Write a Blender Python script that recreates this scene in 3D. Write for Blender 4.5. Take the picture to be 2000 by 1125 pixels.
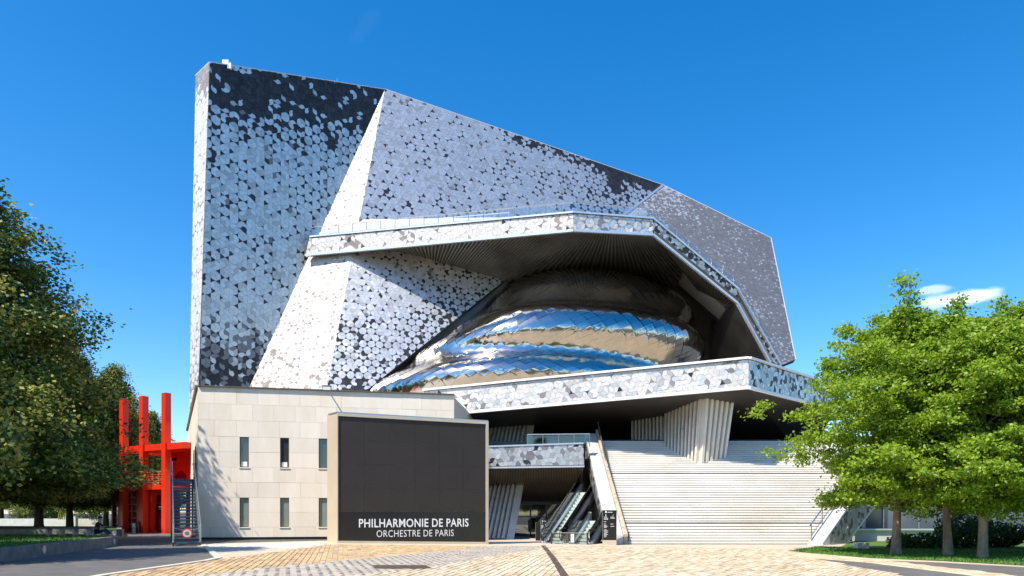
import bpy, bmesh, math, random
import numpy as np
from mathutils import Vector, Matrix
random.seed(7); np.random.seed(7)
for o in list(bpy.data.objects): bpy.data.objects.remove(o)
scene = bpy.context.scene
C = scene.collection
R = math.radians

# ------------------------------------------------------------------ camera
F = 4000.0/3.0; HZ = 1002.0; EYE = 1.6          # focal length in photo pixels, horizon row, eye height
cd = bpy.data.cameras.new('camera'); cam = bpy.data.objects.new('camera', cd); C.objects.link(cam)
cam.location = (0, 0, EYE); cam.rotation_euler = (R(90), 0, 0)
cd.lens = 24; cd.sensor_width = 36; cd.shift_y = (HZ-562.5)/2000.0
cd.clip_start = 0.1; cd.clip_end = 4000
scene.camera = cam
scene.render.resolution_x = 1024; scene.render.resolution_y = 576

# ------------------------------------------------------------------ sky, sun, exposure
AZ, EL = R(45), R(53)
S = Vector((-math.sin(AZ)*math.cos(EL), -math.cos(AZ)*math.cos(EL), math.sin(EL)))
w = bpy.data.worlds.new('World'); scene.world = w; w.use_nodes = True
nt = w.node_tree; nt.nodes.clear()
def N(t, nt_=None, **k):
    n = (nt_ or nt).nodes.new(t)
    for a, b in k.items(): setattr(n, a, b)
    return n
out = N('ShaderNodeOutputWorld'); bg = N('ShaderNodeBackground'); bg.inputs[1].default_value = 0.15
sky = N('ShaderNodeTexSky', sky_type='NISHITA', sun_disc=False, sun_elevation=EL, sun_rotation=math.atan2(S.x, S.y),
        altitude=0, air_density=1.0, dust_density=0.45, ozone_density=3.0)
hs = N('ShaderNodeHueSaturation'); hs.inputs['Saturation'].default_value = 1.41; hs.inputs['Value'].default_value = 1.1
nt.links.new(sky.outputs[0], hs.inputs['Color'])
# a small fair-weather cloud low over the trees, and a faint wisp high up
tc = N('ShaderNodeTexCoord'); sp = N('ShaderNodeSeparateXYZ'); nt.links.new(tc.outputs['Generated'], sp.inputs[0])
def M(op, a, b=None):
    n = N('ShaderNodeMath', operation=op)
    for i, q in enumerate((a, b)):
        if q is None: continue
        if isinstance(q, (int, float)): n.inputs[i].default_value = q
        else: nt.links.new(q, n.inputs[i])
    return n.outputs[0]
ymax = M('MAXIMUM', sp.outputs[1], 0.02)
px = M('DIVIDE', sp.outputs[0], ymax); pz = M('DIVIDE', sp.outputs[2], ymax)
def cloud(cx, cz, rx, rz, amt, tilt=0.0, seed=0.0):
    dx = M('DIVIDE', M('SUBTRACT', px, cx), rx)
    dz = M('DIVIDE', M('SUBTRACT', M('SUBTRACT', pz, cz), M('MULTIPLY', M('SUBTRACT', px, cx), tilt)), rz)
    d = M('SQRT', M('ADD', M('MULTIPLY', dx, dx), M('MULTIPLY', dz, dz)))
    cv = N('ShaderNodeCombineXYZ'); nt.links.new(M('MULTIPLY', px, 14), cv.inputs[0]); nt.links.new(M('MULTIPLY', pz, 34), cv.inputs[1]); cv.inputs[2].default_value = seed
    no = N('ShaderNodeTexNoise'); no.inputs['Scale'].default_value = 1.0; no.inputs['Detail'].default_value = 7; nt.links.new(cv.outputs[0], no.inputs['Vector'])
    v = M('SUBTRACT', M('ADD', 1.0, M('MULTIPLY', M('SUBTRACT', no.outputs[0], 0.5), 2.2)), d)
    mr = N('ShaderNodeMapRange', interpolation_type='SMOOTHSTEP'); nt.links.new(v, mr.inputs[0])
    mr.inputs[1].default_value = 0.0; mr.inputs[2].default_value = 0.7; mr.inputs[4].default_value = amt
    return M('MULTIPLY', mr.outputs[0], M('GREATER_THAN', sp.outputs[1], 0.05))
c1 = cloud(0.675, 0.318, 0.075, 0.014, 0.62, 0.18, 1.3)
c2 = cloud(0.62, 0.327, 0.03, 0.008, 0.35, 0.1, 4.0)
c3 = cloud(-0.215, 0.715, 0.03, 0.024, 0.006, 0.9, 7.0)
ct = M('MINIMUM', M('ADD', M('ADD', c1, c2), c3), 0.95)
mx = N('ShaderNodeMixRGB'); nt.links.new(ct, mx.inputs[0]); nt.links.new(hs.outputs[0], mx.inputs[1]); mx.inputs[2].default_value = (8.0, 8.2, 8.6, 1)
nt.links.new(mx.outputs[0], bg.inputs[0]); nt.links.new(bg.outputs[0], out.inputs[0])
sl = bpy.data.lights.new('sun', 'SUN'); sl.energy = 5.0; sl.angle = R(0.53); sl.color = (1.0, 0.925, 0.81)
sun = bpy.data.objects.new('sun', sl); C.objects.link(sun); sun.rotation_euler = S.to_track_quat('Z', 'Y').to_euler(); sun.location = (-40, -40, 60)
vs = scene.view_settings; vs.view_transform = 'Standard'; vs.look = 'None'; vs.gamma = 1; vs.exposure = 0.52; vs.use_curve_mapping = False

# ------------------------------------------------------------------ points
def P(u, v, d): return Vector(((u-1000)*d/F, d, EYE+(HZ-v)*d/F))
def PH(u, v, h):                                   # point on the sight line at height h
    d = (h-EYE)*F/(HZ-v); return Vector(((u-1000)*d/F, d, h))
def ray(u, v): return Vector(((u-1000)/F, 1, (HZ-v)/F))
class Plane:
    def __init__(s, a, b, c):
        s.p = Vector(a); s.n = (Vector(b)-s.p).cross(Vector(c)-s.p).normalized()
        if s.n.dot(Vector((0, 0, EYE))-s.p) < 0: s.n = -s.n
    def at(s, u, v):
        o = Vector((0, 0, EYE)); d = ray(u, v); t = (s.p-o).dot(s.n)/d.dot(s.n); return o+d*t
def smooth(a, b, x):
    t = min(1, max(0, (x-a)/(b-a))); return t*t*(3-2*t)
def g(x, y=0): return -0.28*smooth(-12, 2, x)      # the forecourt falls gently to the right
def G(u, v):
    z = -0.1
    for _ in range(12):
        d = (EYE-z)*F/(v-HZ); x = (u-1000)*d/F; z = g(x)
    return Vector((x, d, z))
def pix(p): return 1000+p[0]/p[1]*F, HZ-(p[2]-EYE)/p[1]*F
def lerp(a, b, t): return a+(b-a)*t

# ------------------------------------------------------------------ materials
MATS = {}
def mat(name, col, rough=0.6, metal=0.0, var=0.0, scale=4.0, bump=0.0, bscale=30.0, island=0.0, col2=None, spec=0.5, stretch=None, isl_hue=None):
    m = bpy.data.materials.new(name); m.use_nodes = True; t = m.node_tree; b = t.nodes['Principled BSDF']
    b.inputs['Roughness'].default_value = rough; b.inputs['Metallic'].default_value = metal; b.inputs['Specular IOR Level'].default_value = spec
    c4 = (*col, 1); b.inputs['Base Color'].default_value = c4; last = None
    co = t.nodes.new('ShaderNodeTexCoord'); src = co.outputs['Object']
    if stretch:
        mp = t.nodes.new('ShaderNodeMapping'); mp.inputs['Scale'].default_value = stretch; t.links.new(src, mp.inputs[0]); src = mp.outputs[0]
    if var > 0 or col2:
        no = t.nodes.new('ShaderNodeTexNoise'); no.inputs['Scale'].default_value = scale; no.inputs['Detail'].default_value = 6; no.inputs['Roughness'].default_value = 0.6
        t.links.new(src, no.inputs['Vector'])
        rp = t.nodes.new('ShaderNodeValToRGB'); rp.color_ramp.elements[0].position = 0.32; rp.color_ramp.elements[1].position = 0.68
        d2 = col2 if col2 else tuple(c*(1+var) for c in col); d1 = col if col2 else tuple(c*(1-var) for c in col)
        rp.color_ramp.elements[0].color = (*d1, 1); rp.color_ramp.elements[1].color = (*d2, 1)
        t.links.new(no.outputs[0], rp.inputs[0]); last = rp.outputs[0]
    if island > 0:
        ge = t.nodes.new('ShaderNodeNewGeometry'); oi = t.nodes.new('ShaderNodeObjectInfo')
        ad = t.nodes.new('ShaderNodeMath'); ad.operation = 'ADD'; t.links.new(ge.outputs['Random Per Island'], ad.inputs[0]); t.links.new(oi.outputs['Random'], ad.inputs[1])
        fr = t.nodes.new('ShaderNodeMath'); fr.operation = 'FRACT'; t.links.new(ad.outputs[0], fr.inputs[0])
        r2 = t.nodes.new('ShaderNodeValToRGB'); e = r2.color_ramp.elements
        if isl_hue:
            e[0].color = (*isl_hue[0], 1); e[1].color = (*isl_hue[-1], 1)
            for k, hc in enumerate(isl_hue[1:-1]): ne = e.new((k+1)/(len(isl_hue)-1)); ne.color = (*hc, 1)
        else:
            e[0].color = (1-island,)*3+(1,); e[1].color = (1+island,)*3+(1,)
        t.links.new(fr.outputs[0], r2.inputs[0])
        mm = t.nodes.new('ShaderNodeMixRGB'); mm.blend_type = 'MULTIPLY'; mm.inputs[0].default_value = 1
        if last: t.links.new(last, mm.inputs[1])
        else: mm.inputs[1].default_value = c4
        t.links.new(r2.outputs[0], mm.inputs[2]); last = mm.outputs[0]
    if last: t.links.new(last, b.inputs['Base Color'])
    if bump > 0:
        n2 = t.nodes.new('ShaderNodeTexNoise'); n2.inputs['Scale'].default_value = bscale; n2.inputs['Detail'].default_value = 4
        t.links.new(src, n2.inputs['Vector']); bp = t.nodes.new('ShaderNodeBump'); bp.inputs['Strength'].default_value = bump; bp.inputs['Distance'].default_value = 0.02
        t.links.new(n2.outputs[0], bp.inputs['Height']); t.links.new(bp.outputs[0], b.inputs['Normal'])
    MATS[name] = m; return m
mat('tile_light', (0.70, 0.67, 0.635), 0.45, 0.84, 0.05, 1.2, 0.15, 12, island=0.09)
mat('tile_mid', (0.54, 0.515, 0.485), 0.47, 0.82, 0.06, 1.2, 0.15, 12, island=0.10)
mat('tile_taupe', (0.30, 0.275, 0.26), 0.45, 0.7, 0.08, 1.2, 0.15, 12, island=0.15)
mat('tile_dark', (0.045, 0.042, 0.042), 0.4, 0.5, 0.1, 1.2, 0.1, 12, island=0.3)
mat('tile_grey', (0.235, 0.225, 0.225), 0.48, 0.7, 0.06, 1.2, 0.1, 12, island=0.10)
mat('tile_satin', (0.58, 0.565, 0.545), 0.7, 0.25, 0.06, 1.2, 0.15, 12, island=0.10)
mat('tile_clay', (0.27, 0.24, 0.22), 0.7, 0.1, 0.08, 1.2, 0.15, 12, island=0.2)
mat('backing', (0.05, 0.052, 0.058), 0.6, 0.3)
mat('trim', (0.72, 0.73, 0.74), 0.35, 0.7, 0.05, 2)
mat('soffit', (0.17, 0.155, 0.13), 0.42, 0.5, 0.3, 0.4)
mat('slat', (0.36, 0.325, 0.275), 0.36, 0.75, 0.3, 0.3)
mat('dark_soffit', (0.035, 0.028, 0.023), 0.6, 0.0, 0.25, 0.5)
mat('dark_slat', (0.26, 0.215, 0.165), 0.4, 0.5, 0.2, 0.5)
mat('mirror', (0.56, 0.535, 0.50), 0.15, 1.0, 0.06, 0.6, 0.02, 1.3, island=0.06)
mat('shell_base', (0.30, 0.27, 0.23), 0.4, 0.8)
mat('stone', (0.84, 0.76, 0.64), 0.8, 0, 0.07, 0.9, 0.2, 25, island=0.05, col2=(0.78, 0.68, 0.54), stretch=(1.6, 1.6, 0.45))
mat('joint', (0.60, 0.53, 0.43), 0.9)
mat('concrete', (0.55, 0.53, 0.50), 0.8, 0, 0.12, 1.5, 0.25, 20)
mat('wall_concrete', (0.17, 0.165, 0.155), 0.85, 0, 0.3, 2.5, 0.4, 18)
mat('step_stone', (0.76, 0.735, 0.69), 0.7, 0, 0.06, 0.25, 0.1, 20, island=0.05, col2=(0.62, 0.57, 0.49))
mat('deck_tan', (0.42, 0.335, 0.225), 0.7, 0, 0.15, 1)
mat('step_dark', (0.10, 0.095, 0.09), 0.8, 0, 0.2, 3)
mat('rib_white', (0.72, 0.66, 0.57), 0.5, 0.25, 0.06, 1.0, island=0.05)
mat('rib_gap', (0.16, 0.145, 0.12), 0.7)
mat('cap_grey', (0.58, 0.58, 0.57), 0.5, 0.3, 0.06, 1.5)
mat('escalator_step', (0.50, 0.56, 0.50), 0.5, 0.2, 0.08, 3)
mat('travertine', (0.46, 0.37, 0.26), 0.75, 0, 0.3, 5, 0.3, 14, island=0.2)
mat('frame_beige', (0.62, 0.52, 0.38), 0.45, 0.3, 0.05, 1)
mat('screen', (0.026, 0.019, 0.014), 0.55, 0, 0.12, 0.8, 0.25, 90)
mat('sign_black', (0.012, 0.012, 0.012), 0.22, 0, 0.2, 0.6)
mat('white_paint', (0.82, 0.82, 0.81), 0.5)
mat('steel', (0.55, 0.55, 0.54), 0.3, 0.9, 0.05, 3)
mat('dark_steel', (0.06, 0.06, 0.06), 0.4, 0.5)
mat('rubber', (0.015, 0.015, 0.015), 0.5)
mat('red', (0.72, 0.028, 0.008), 0.34, 0.0, 0.06, 0.7, 0.03, 3)
mat('dark_red', (0.20, 0.008, 0.006), 0.35, 0, 0.1, 1)
mat('pink_rail', (0.70, 0.10, 0.06), 0.45)
mat('stair_blue', (0.075, 0.115, 0.15), 0.45, 0.25, 0.15, 3, island=0.08)
mat('window_glass', (0.035, 0.045, 0.05), 0.04, 0.0, spec=1.0)
mat('blind_green', (0.20, 0.235, 0.20), 0.25, 0, 0.1, 1.0, spec=0.8)
mat('window_frame', (0.16, 0.13, 0.09), 0.4, 0.4)
mat('blue_glass', (0.10, 0.13, 0.16), 0.12, 0.2, 0.25, 0.35, spec=0.9)
mat('asphalt', (0.115, 0.108, 0.102), 0.88, 0, 0.22, 1.2, 0.35, 120)
mat('ground', (0.085, 0.085, 0.075), 0.9, 0, 0.25, 0.3)
mat('path', (0.13, 0.118, 0.105), 0.88, 0, 0.18, 1.0, 0.35, 120)
mat('plaza_base', (0.52, 0.44, 0.33), 0.85, 0, 0.12, 2, 0.2, 20)
mat('plaza_joint', (0.55, 0.47, 0.36), 0.9, 0, 0.2, 3)
SETT = [(0.504, 0.378, 0.218), (0.605, 0.479, 0.302), (0.638, 0.554, 0.412), (0.521, 0.395, 0.244), (0.672, 0.563, 0.386), (0.445, 0.336, 0.210), (0.613, 0.504, 0.344)]
mat('sett_stone', (1, 1, 1), 0.75, 0, 0.12, 0.8, 0.3, 30, island=1, isl_hue=SETT)
mat('sett_tan', (1.0, 0.95, 0.90), 0.75, 0, 0.16, 0.6, 0.3, 30, island=1, isl_hue=[(0.504, 0.353, 0.168), (0.588, 0.437, 0.235), (0.378, 0.252, 0.143), (0.605, 0.470, 0.277), (0.470, 0.319, 0.160)])
mat('sett_grey', (1, 1, 1), 0.75, 0, 0.12, 0.8, 0.3, 30, island=1, isl_hue=[(0.420, 0.361, 0.286), (0.361, 0.319, 0.269), (0.487, 0.420, 0.336), (0.386, 0.336, 0.269), (0.462, 0.403, 0.328)])
mat('paver', (0.66, 0.59, 0.49), 0.8, 0, 0.08, 1.5, 0.2, 30, island=0.08)
mat('kerb', (0.60, 0.53, 0.42), 0.8, 0, 0.12, 2)
mat('rust', (0.10, 0.062, 0.042), 0.75, 0.2, 0.25, 4)
mat('lawn', (0.075, 0.15, 0.018), 0.9, 0, 0.25, 0.8, 0.4, 60)
mat('grass', (0.085, 0.19, 0.018), 0.7, 0, 0.2, 0.6, island=0.35)
mat('grass_dry', (0.085, 0.115, 0.022), 0.8, 0, 0.35, 0.5, island=0.35)
mat('bark', (0.085, 0.065, 0.048), 0.9, 0, 0.3, 4, 0.8, 9, stretch=(1, 1, 0.25))
mat('bark_pale', (0.27, 0.215, 0.15), 0.9, 0, 0.4, 3.5, 0.8, 8, stretch=(1, 1, 0.45))
mat('skin', (0.50, 0.30, 0.21), 0.55); mat('shirt', (0.012, 0.012, 0.014), 0.8); mat('jeans', (0.03, 0.055, 0.11), 0.85); mat('hair', (0.05, 0.032, 0.022), 0.7)
mat('bin_white', (0.62, 0.62, 0.60), 0.5); mat('bag_black', (0.012, 0.012, 0.012), 0.3)
mat('lamp_white', (0.72, 0.72, 0.70), 0.4); mat('sign_red', (0.62, 0.03, 0.03), 0.5); mat('sign_cream', (0.75, 0.68, 0.52), 0.6)
def leafmat(name, hues, trans=0.35, rough=0.5):
    m = bpy.data.materials.new(name); m.use_nodes = True; t = m.node_tree; b = t.nodes['Principled BSDF']
    ge = t.nodes.new('ShaderNodeNewGeometry'); rp = t.nodes.new('ShaderNodeValToRGB'); e = rp.color_ramp.elements
    e[0].color = (*hues[0], 1); e[1].color = (*hues[-1], 1)
    for k, hc in enumerate(hues[1:-1]): ne = e.new((k+1)/(len(hues)-1)); ne.color = (*hc, 1)
    t.links.new(ge.outputs['Random Per Island'], rp.inputs[0]); t.links.new(rp.outputs[0], b.inputs['Base Color']); b.inputs['Roughness'].default_value = rough
    tr = t.nodes.new('ShaderNodeBsdfTranslucent'); t.links.new(rp.outputs[0], tr.inputs[0]); ms = t.nodes.new('ShaderNodeMixShader'); ms.inputs[0].default_value = trans
    t.links.new(b.outputs[0], ms.inputs[1]); t.links.new(tr.outputs[0], ms.inputs[2]); t.links.new(ms.outputs[0], t.nodes['Material Output'].inputs[0])
    MATS[name] = m
leafmat('maple_leaf', [(0.15, 0.27, 0.013), (0.24, 0.38, 0.018), (0.34, 0.46, 0.028), (0.19, 0.32, 0.014)], 0.45)
leafmat('lime_leaf', [(0.032, 0.075, 0.005), (0.055, 0.11, 0.008), (0.095, 0.15, 0.012), (0.04, 0.09, 0.006)], 0.3)
leafmat('lime_bract', [(0.36, 0.35, 0.06), (0.48, 0.45, 0.11), (0.26, 0.28, 0.04)], 0.3, 0.7)
leafmat('shrub_leaf', [(0.03, 0.07, 0.010), (0.06, 0.12, 0.015), (0.04, 0.09, 0.010)], 0.25)
def glassmat(name, tint, tr):
    m = bpy.data.materials.new(name); m.use_nodes = True; t = m.node_tree; t.nodes.remove(t.nodes['Principled BSDF'])
    a = t.nodes.new('ShaderNodeBsdfTransparent'); a.inputs[0].default_value = (*tint, 1); gl = t.nodes.new('ShaderNodeBsdfGlossy'); gl.inputs['Roughness'].default_value = 0.03
    fr = t.nodes.new('ShaderNodeFresnel'); fr.inputs[0].default_value = 1.5; ad = t.nodes.new('ShaderNodeMath'); ad.operation = 'ADD'; ad.inputs[1].default_value = tr; t.links.new(fr.outputs[0], ad.inputs[0])
    ms = t.nodes.new('ShaderNodeMixShader'); t.links.new(ad.outputs[0], ms.inputs[0]); t.links.new(a.outputs[0], ms.inputs[1]); t.links.new(gl.outputs[0], ms.inputs[2]); t.links.new(ms.outputs[0], t.nodes['Material Output'].inputs[0])
    MATS[name] = m
glassmat('clear_glass', (0.80, 0.88, 0.85), 0.06)
glassmat('lobby_glass', (0.55, 0.62, 0.62), 0.22)
glassmat('rail_glass', (0.93, 0.96, 0.97), 0.02)

# ------------------------------------------------------------------ mesh building
class MB:
    def __init__(s): s.v = []; s.f = []; s.m = []
    def poly(s, pts, mi=0):
        i = len(s.v); s.v += [tuple(p) for p in pts]; s.f.append(list(range(i, i+len(pts)))); s.m.append(mi); return s
    def prism(s, pts, off, mi=0):
        """closed solid: polygon pts and the same polygon moved by off"""
        n = len(pts); i = len(s.v); off = Vector(off)
        s.v += [tuple(p) for p in pts]+[tuple(Vector(p)+off) for p in pts]
        s.f.append(list(range(i, i+n))); s.f.append(list(range(i+2*n-1, i+n-1, -1))); s.m += [mi, mi]
        for k in range(n):
            a, b = i+k, i+(k+1) % n; s.f.append([b, a, a+n, b+n]); s.m.append(mi)
        return s
    def box(s, x0, x1, y0, y1, z0, z1, mi=0):
        return s.prism([(x0, y0, z0), (x1, y0, z0), (x1, y1, z0), (x0, y1, z0)], (0, 0, z1-z0), mi)
    def hexa(s, a, b, mi=0):
        """solid between two quads of matching corners"""
        i = len(s.v); s.v += [tuple(p) for p in a]+[tuple(p) for p in b]
        s.f += [[i, i+1, i+2, i+3], [i+7, i+6, i+5, i+4]]; s.m += [mi, mi]
        for k in range(4):
            p, q = i+k, i+(k+1) % 4; s.f.append([q, p, p+4, q+4]); s.m.append(mi)
        return s
    def tube(s, pts, r, n=6, mi=0, r1=None):
        pts = [Vector(p) for p in pts]; i0 = len(s.v); L = len(pts)
        for k, p in enumerate(pts):
            d = (pts[min(k+1, L-1)]-pts[max(k-1, 0)]).normalized(); a = d.cross(Vector((0, 0, 1)) if abs(d.z) < .95 else Vector((1, 0, 0))).normalized(); b = d.cross(a)
            rr = r if r1 is None else r+(r1-r)*k/(L-1)
            if isinstance(rr, (list, tuple)): rr = rr[k]
            for j in range(n):
                t = 2*math.pi*j/n; s.v.append(tuple(p+a*(rr*math.cos(t))+b*(rr*math.sin(t))))
        for k in range(L-1):
            for j in range(n):
                a = i0+k*n+j; b = i0+k*n+(j+1) % n; s.f.append([a, b, b+n, a+n]); s.m.append(mi)
        s.f.append(list(range(i0+n-1, i0-1, -1))); s.f.append(list(range(i0+(L-1)*n, i0+L*n))); s.m += [mi, mi]
        return s
    def bar(s, a, b, w_, h_, up=(0, 0, 1), mi=0):
        a, b = Vector(a), Vector(b); d = (b-a).normalized(); sd = d.cross(Vector(up)).normalized(); u = sd.cross(d)
        q = lambda p: [p-sd*w_/2-u*h_/2, p+sd*w_/2-u*h_/2, p+sd*w_/2+u*h_/2, p-sd*w_/2+u*h_/2]
        return s.hexa(q(a), q(b), mi)
    def mesh(s, name, mats, fix=True):
        me = bpy.data.meshes.new(name); me.from_pydata(s.v, [], s.f)
        for m in ([mats] if isinstance(mats, str) else mats): me.materials.append(MATS[m])
        if any(s.m): me.polygons.foreach_set('material_index', s.m)
        if fix:
            bm = bmesh.new(); bm.from_mesh(me); bmesh.ops.recalc_face_normals(bm, faces=bm.faces); bm.to_mesh(me); bm.free()
        me.update(); return me
    def build(s, name, mats, parent=None, fix=True): return add(name, s.mesh(name, mats, fix), parent)
WL = {}
def add(name, data, parent=None, wl=None, rz=0):
    o = bpy.data.objects.new(name, data); C.objects.link(o)
    w0 = Vector(wl) if wl is not None else Vector((0, 0, 0)); WL[o.name] = w0
    if parent is not None:
        o.parent = parent; o.location = w0-WL[parent.name]
    else: o.location = w0
    if rz: o.rotation_euler.z = rz
    return o
def thing(name, label, cat, loc, group=None, rz=0):
    o = add(name, None, None, loc, rz); o.empty_display_size = 0.3; tag(o, label, cat, group); return o
def tag(o, label=None, cat=None, group=None, kind=None):
    if label: o['label'] = label
    if cat: o['category'] = cat
    if group: o['group'] = group
    if kind: o['kind'] = kind
    return o
def copy_tree(root, loc, rz=0, label=None, scale=None):
    def cp(o, par):
        c = o.copy(); C.objects.link(c); c.parent = par
        for ch in o.children: cp(ch, c)
        return c
    r = cp(root, None); r.location = loc; r.rotation_euler.z = rz
    if scale: r.scale = scale
    if label: r['label'] = label
    return r
def smooth_shade(o):
    o.data.polygons.foreach_set('use_smooth', [True]*len(o.data.polygons)); return o
def structure(o): o['kind'] = 'structure'; return o

def clip2(poly, a, b):
    """keep the part of 2D poly left of the line a->b"""
    r = []; n = len(poly); sd = lambda p: (b[0]-a[0])*(p[1]-a[1])-(b[1]-a[1])*(p[0]-a[0])
    for k in range(n):
        p, q = poly[k], poly[(k+1) % n]; sp_, sq = sd(p), sd(q)
        if sp_ >= 0: r.append(p)
        if (sp_ >= 0) != (sq >= 0):
            t = sp_/(sp_-sq); r.append((p[0]+(q[0]-p[0])*t, p[1]+(q[1]-p[1])*t))
    return r
def sheet(name, poly2, zo, m, step=1.2, parent=None):
    """ground sheet following g(), cut in strips along x"""
    x0 = min(p[0] for p in poly2); x1 = max(p[0] for p in poly2); mb = MB()
    cuts = [x0]+[c for c in np.arange(-12, 2.01, step) if x0 < c < x1]+[x1]
    for a, b in zip(cuts[:-1], cuts[1:]):
        q = clip2(list(poly2), (a, 0), (a, -1)); q = clip2(q, (b, 0), (b, 1)) if len(q) > 2 else q
        if len(q) > 2: mb.poly([(p[0], p[1], g(p[0])+zo) for p in q])
    return mb.build(name, m, parent)
def inside(p, poly):
    c = False; n = len(poly)
    for i in range(n):
        a, b = poly[i], poly[i-1]
        if (a[1] > p[1]) != (b[1] > p[1]) and p[0] < (b[0]-a[0])*(p[1]-a[1])/(b[1]-a[1])+a[0]: c = not c
    return c

# ------------------------------------------------------------------ bird shaped cladding tiles
TM = ['tile_light', 'tile_mid', 'tile_taupe', 'tile_dark', 'tile_grey', 'tile_satin', 'tile_clay']
A1 = (1.0, 0.0); A2 = (0.5, math.sqrt(3)/2)
HEXV = [(math.cos(R(60*k))*.5, math.sin(R(60*k))*.5) for k in range(6)]      # kagome: rounded hexagons with hollow-sided birds between
def bulge(mx_, my_):
    h_ = math.sin(round(mx_*4)*12.9898+round(my_*7)*78.233)*43758.5453; return -.045+.13*(h_-math.floor(h_))
def arc(a, b, cen, kx, ky):
    """two points between a and b pushed away from cen (a hexagon centre)"""
    mx_, my_ = (a[0]+b[0])/2, (a[1]+b[1])/2; nx, ny = mx_-cen[0], my_-cen[1]; l_ = math.hypot(nx, ny); nx /= l_; ny /= l_; h_ = bulge(mx_+kx, my_+ky)
    return [(a[0]+(b[0]-a[0])*t+nx*h_*.92, a[1]+(b[1]-a[1])*t+ny*h_*.92) for t in (.3, .7)]
def mid(c, a): return (c[0]+(a[0]-c[0])*.55-(a[1]-c[1])*.2, c[1]+(a[1]-c[1])*.55+(a[0]-c[0])*.2)
def cell_tiles(i, j):
    """tiles of one lattice cell, in lattice units: three petals of the hexagon and the two birds next to it"""
    cx, cy = i*A1[0]+j*A2[0], i*A1[1]+j*A2[1]; V = [(cx+x, cy+y) for x, y in HEXV]; res = []; c = (cx, cy); st = (i+2*j) % 2
    for k in range(3):
        k0 = (2*k+st) % 6; a, b, d = V[k0], V[(k0+1) % 6], V[(k0+2) % 6]
        res.append((0, [c, mid(c, a)]+[a]+arc(a, b, c, 0, 0)+[b]+arc(b, d, c, 0, 0)+[d, mid(c, d)]))
    for k in (0, 1):                                      # the triangles touching edges 0 and 1
        a, b = V[k], V[k+1]; m_ = ((a[0]+b[0])/2-cx, (a[1]+b[1])/2-cy); ap = (cx+m_[0]*2, cy+m_[1]*2)
        tip = (a[0]+b[0]-cx, a[1]+b[1]-cy); cen_l = (2*a[0]-cx, 2*a[1]-cy); cen_r = (2*b[0]-cx, 2*b[1]-cy)
        res.append((1, [a]+arc(a, b, c, 0, 0)+[b]+arc(b, tip, cen_r, 0, 0)+[tip]+arc(tip, a, cen_l, 0, 0)))
    return res
TILES = {}
def vnoise(x, y, s_=0):
    def h(i, j): return (math.sin(i*127.1+j*311.7+s_*74.7)*43758.5453) % 1.0
    i, j = math.floor(x), math.floor(y); fx, fy = x-i, y-j; fx = fx*fx*(3-2*fx); fy = fy*fy*(3-2*fy)
    return (h(i, j)*(1-fx)+h(i+1, j)*fx)*(1-fy)+(h(i, j+1)*(1-fx)+h(i+1, j+1)*fx)*fy
def tile_face(poly, size, tone, spin=0.0, thick=0.05, tilt=0.02, owner='concert_hall'):
    poly = [Vector(p) for p in poly]; o = poly[0]
    n = Plane(poly[0], poly[1], poly[2]).n
    e1 = Vector((0, 0, 1)).cross(n).normalized(); e2 = n.cross(e1)
    p2 = [((p-o).dot(e1), (p-o).dot(e2)) for p in poly]
    ar = sum(p2[k-1][0]*p2[k][1]-p2[k][0]*p2[k-1][1] for k in range(len(p2)))
    if ar < 0: p2.reverse()
    cs, sn = math.cos(spin), math.sin(spin)
    xs = [p[0] for p in p2]; ys = [p[1] for p in p2]; m_ = max(max(xs)-min(xs), max(ys)-min(ys))/size
    cx0, cy0 = (max(xs)+min(xs))/2, (max(ys)+min(ys))/2; K = int(m_*1.3)+3; size *= 1.26; tilt *= .8
    for i in range(-K, K+1):
        for j in range(-K, K+1):
            lx, ly = (i*A1[0]+j*A2[0])*size, (i*A1[1]+j*A2[1])*size
            cx, cy = cx0+lx*cs-ly*sn, cy0+lx*sn+ly*cs
            if not (min(xs)-size < cx < max(xs)+size and min(ys)-size < cy < max(ys)+size): continue
            for kind_, pl_ in cell_tiles(i, j):
                qx, qy = sum(p[0] for p in pl_)/len(pl_), sum(p[1] for p in pl_)/len(pl_)
                pg = []
                for x, y in pl_:
                    x = (qx+(x-qx)*.965)*size; y = (qy+(y-qy)*.965)*size; pg.append((cx0+x*cs-y*sn, cy0+x*sn+y*cs))
                for k in range(len(p2)):
                    if len(pg) < 3: break
                    pg = clip2(pg, p2[k], p2[(k+1) % len(p2)])
                if len(pg) < 3: continue
                a = abs(sum(pg[k-1][0]*pg[k][1]-pg[k][0]*pg[k-1][1] for k in range(len(pg))))/2
                if a < 0.008*size*size: continue
                tx_, ty_ = sum(p[0] for p in pg)/len(pg), sum(p[1] for p in pg)/len(pg)
                c3 = o+e1*tx_+e2*ty_; u, v = pix(c3); tx, ty = random.gauss(0, tilt), random.gauss(0, tilt); rr_ = random.random()
                top = [o+e1*x+e2*y+n*(thick+(x-tx_)*tx+(y-ty_)*ty) for x, y in pg]; bot = [o+e1*x+e2*y+n*0.004 for x, y in pg]
                TILES.setdefault(owner, []).append((a*(F/c3.y)**2, top, bot, tone(u, v, rr_**.38 if kind_ == 0 else rr_/2.6)))
def pick(rn, *ws):
    for k, x in enumerate(ws):
        if rn < x: return k
        rn -= x
    return len(ws)-1
def wall(name, poly, parent, size, tone, thick=0.5, mat_='backing', **k):
    n = Plane(poly[0], poly[1], poly[2]).n
    o = MB().prism(poly, -n*thick).build(name, mat_, parent); tile_face(poly, size, tone, **k); return o

HALL = thing('concert_hall', 'concert hall clad in grey and silver bird-shaped aluminium tiles with a mirror-steel shell', 'concert hall', (0, 66, -0.28))

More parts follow.
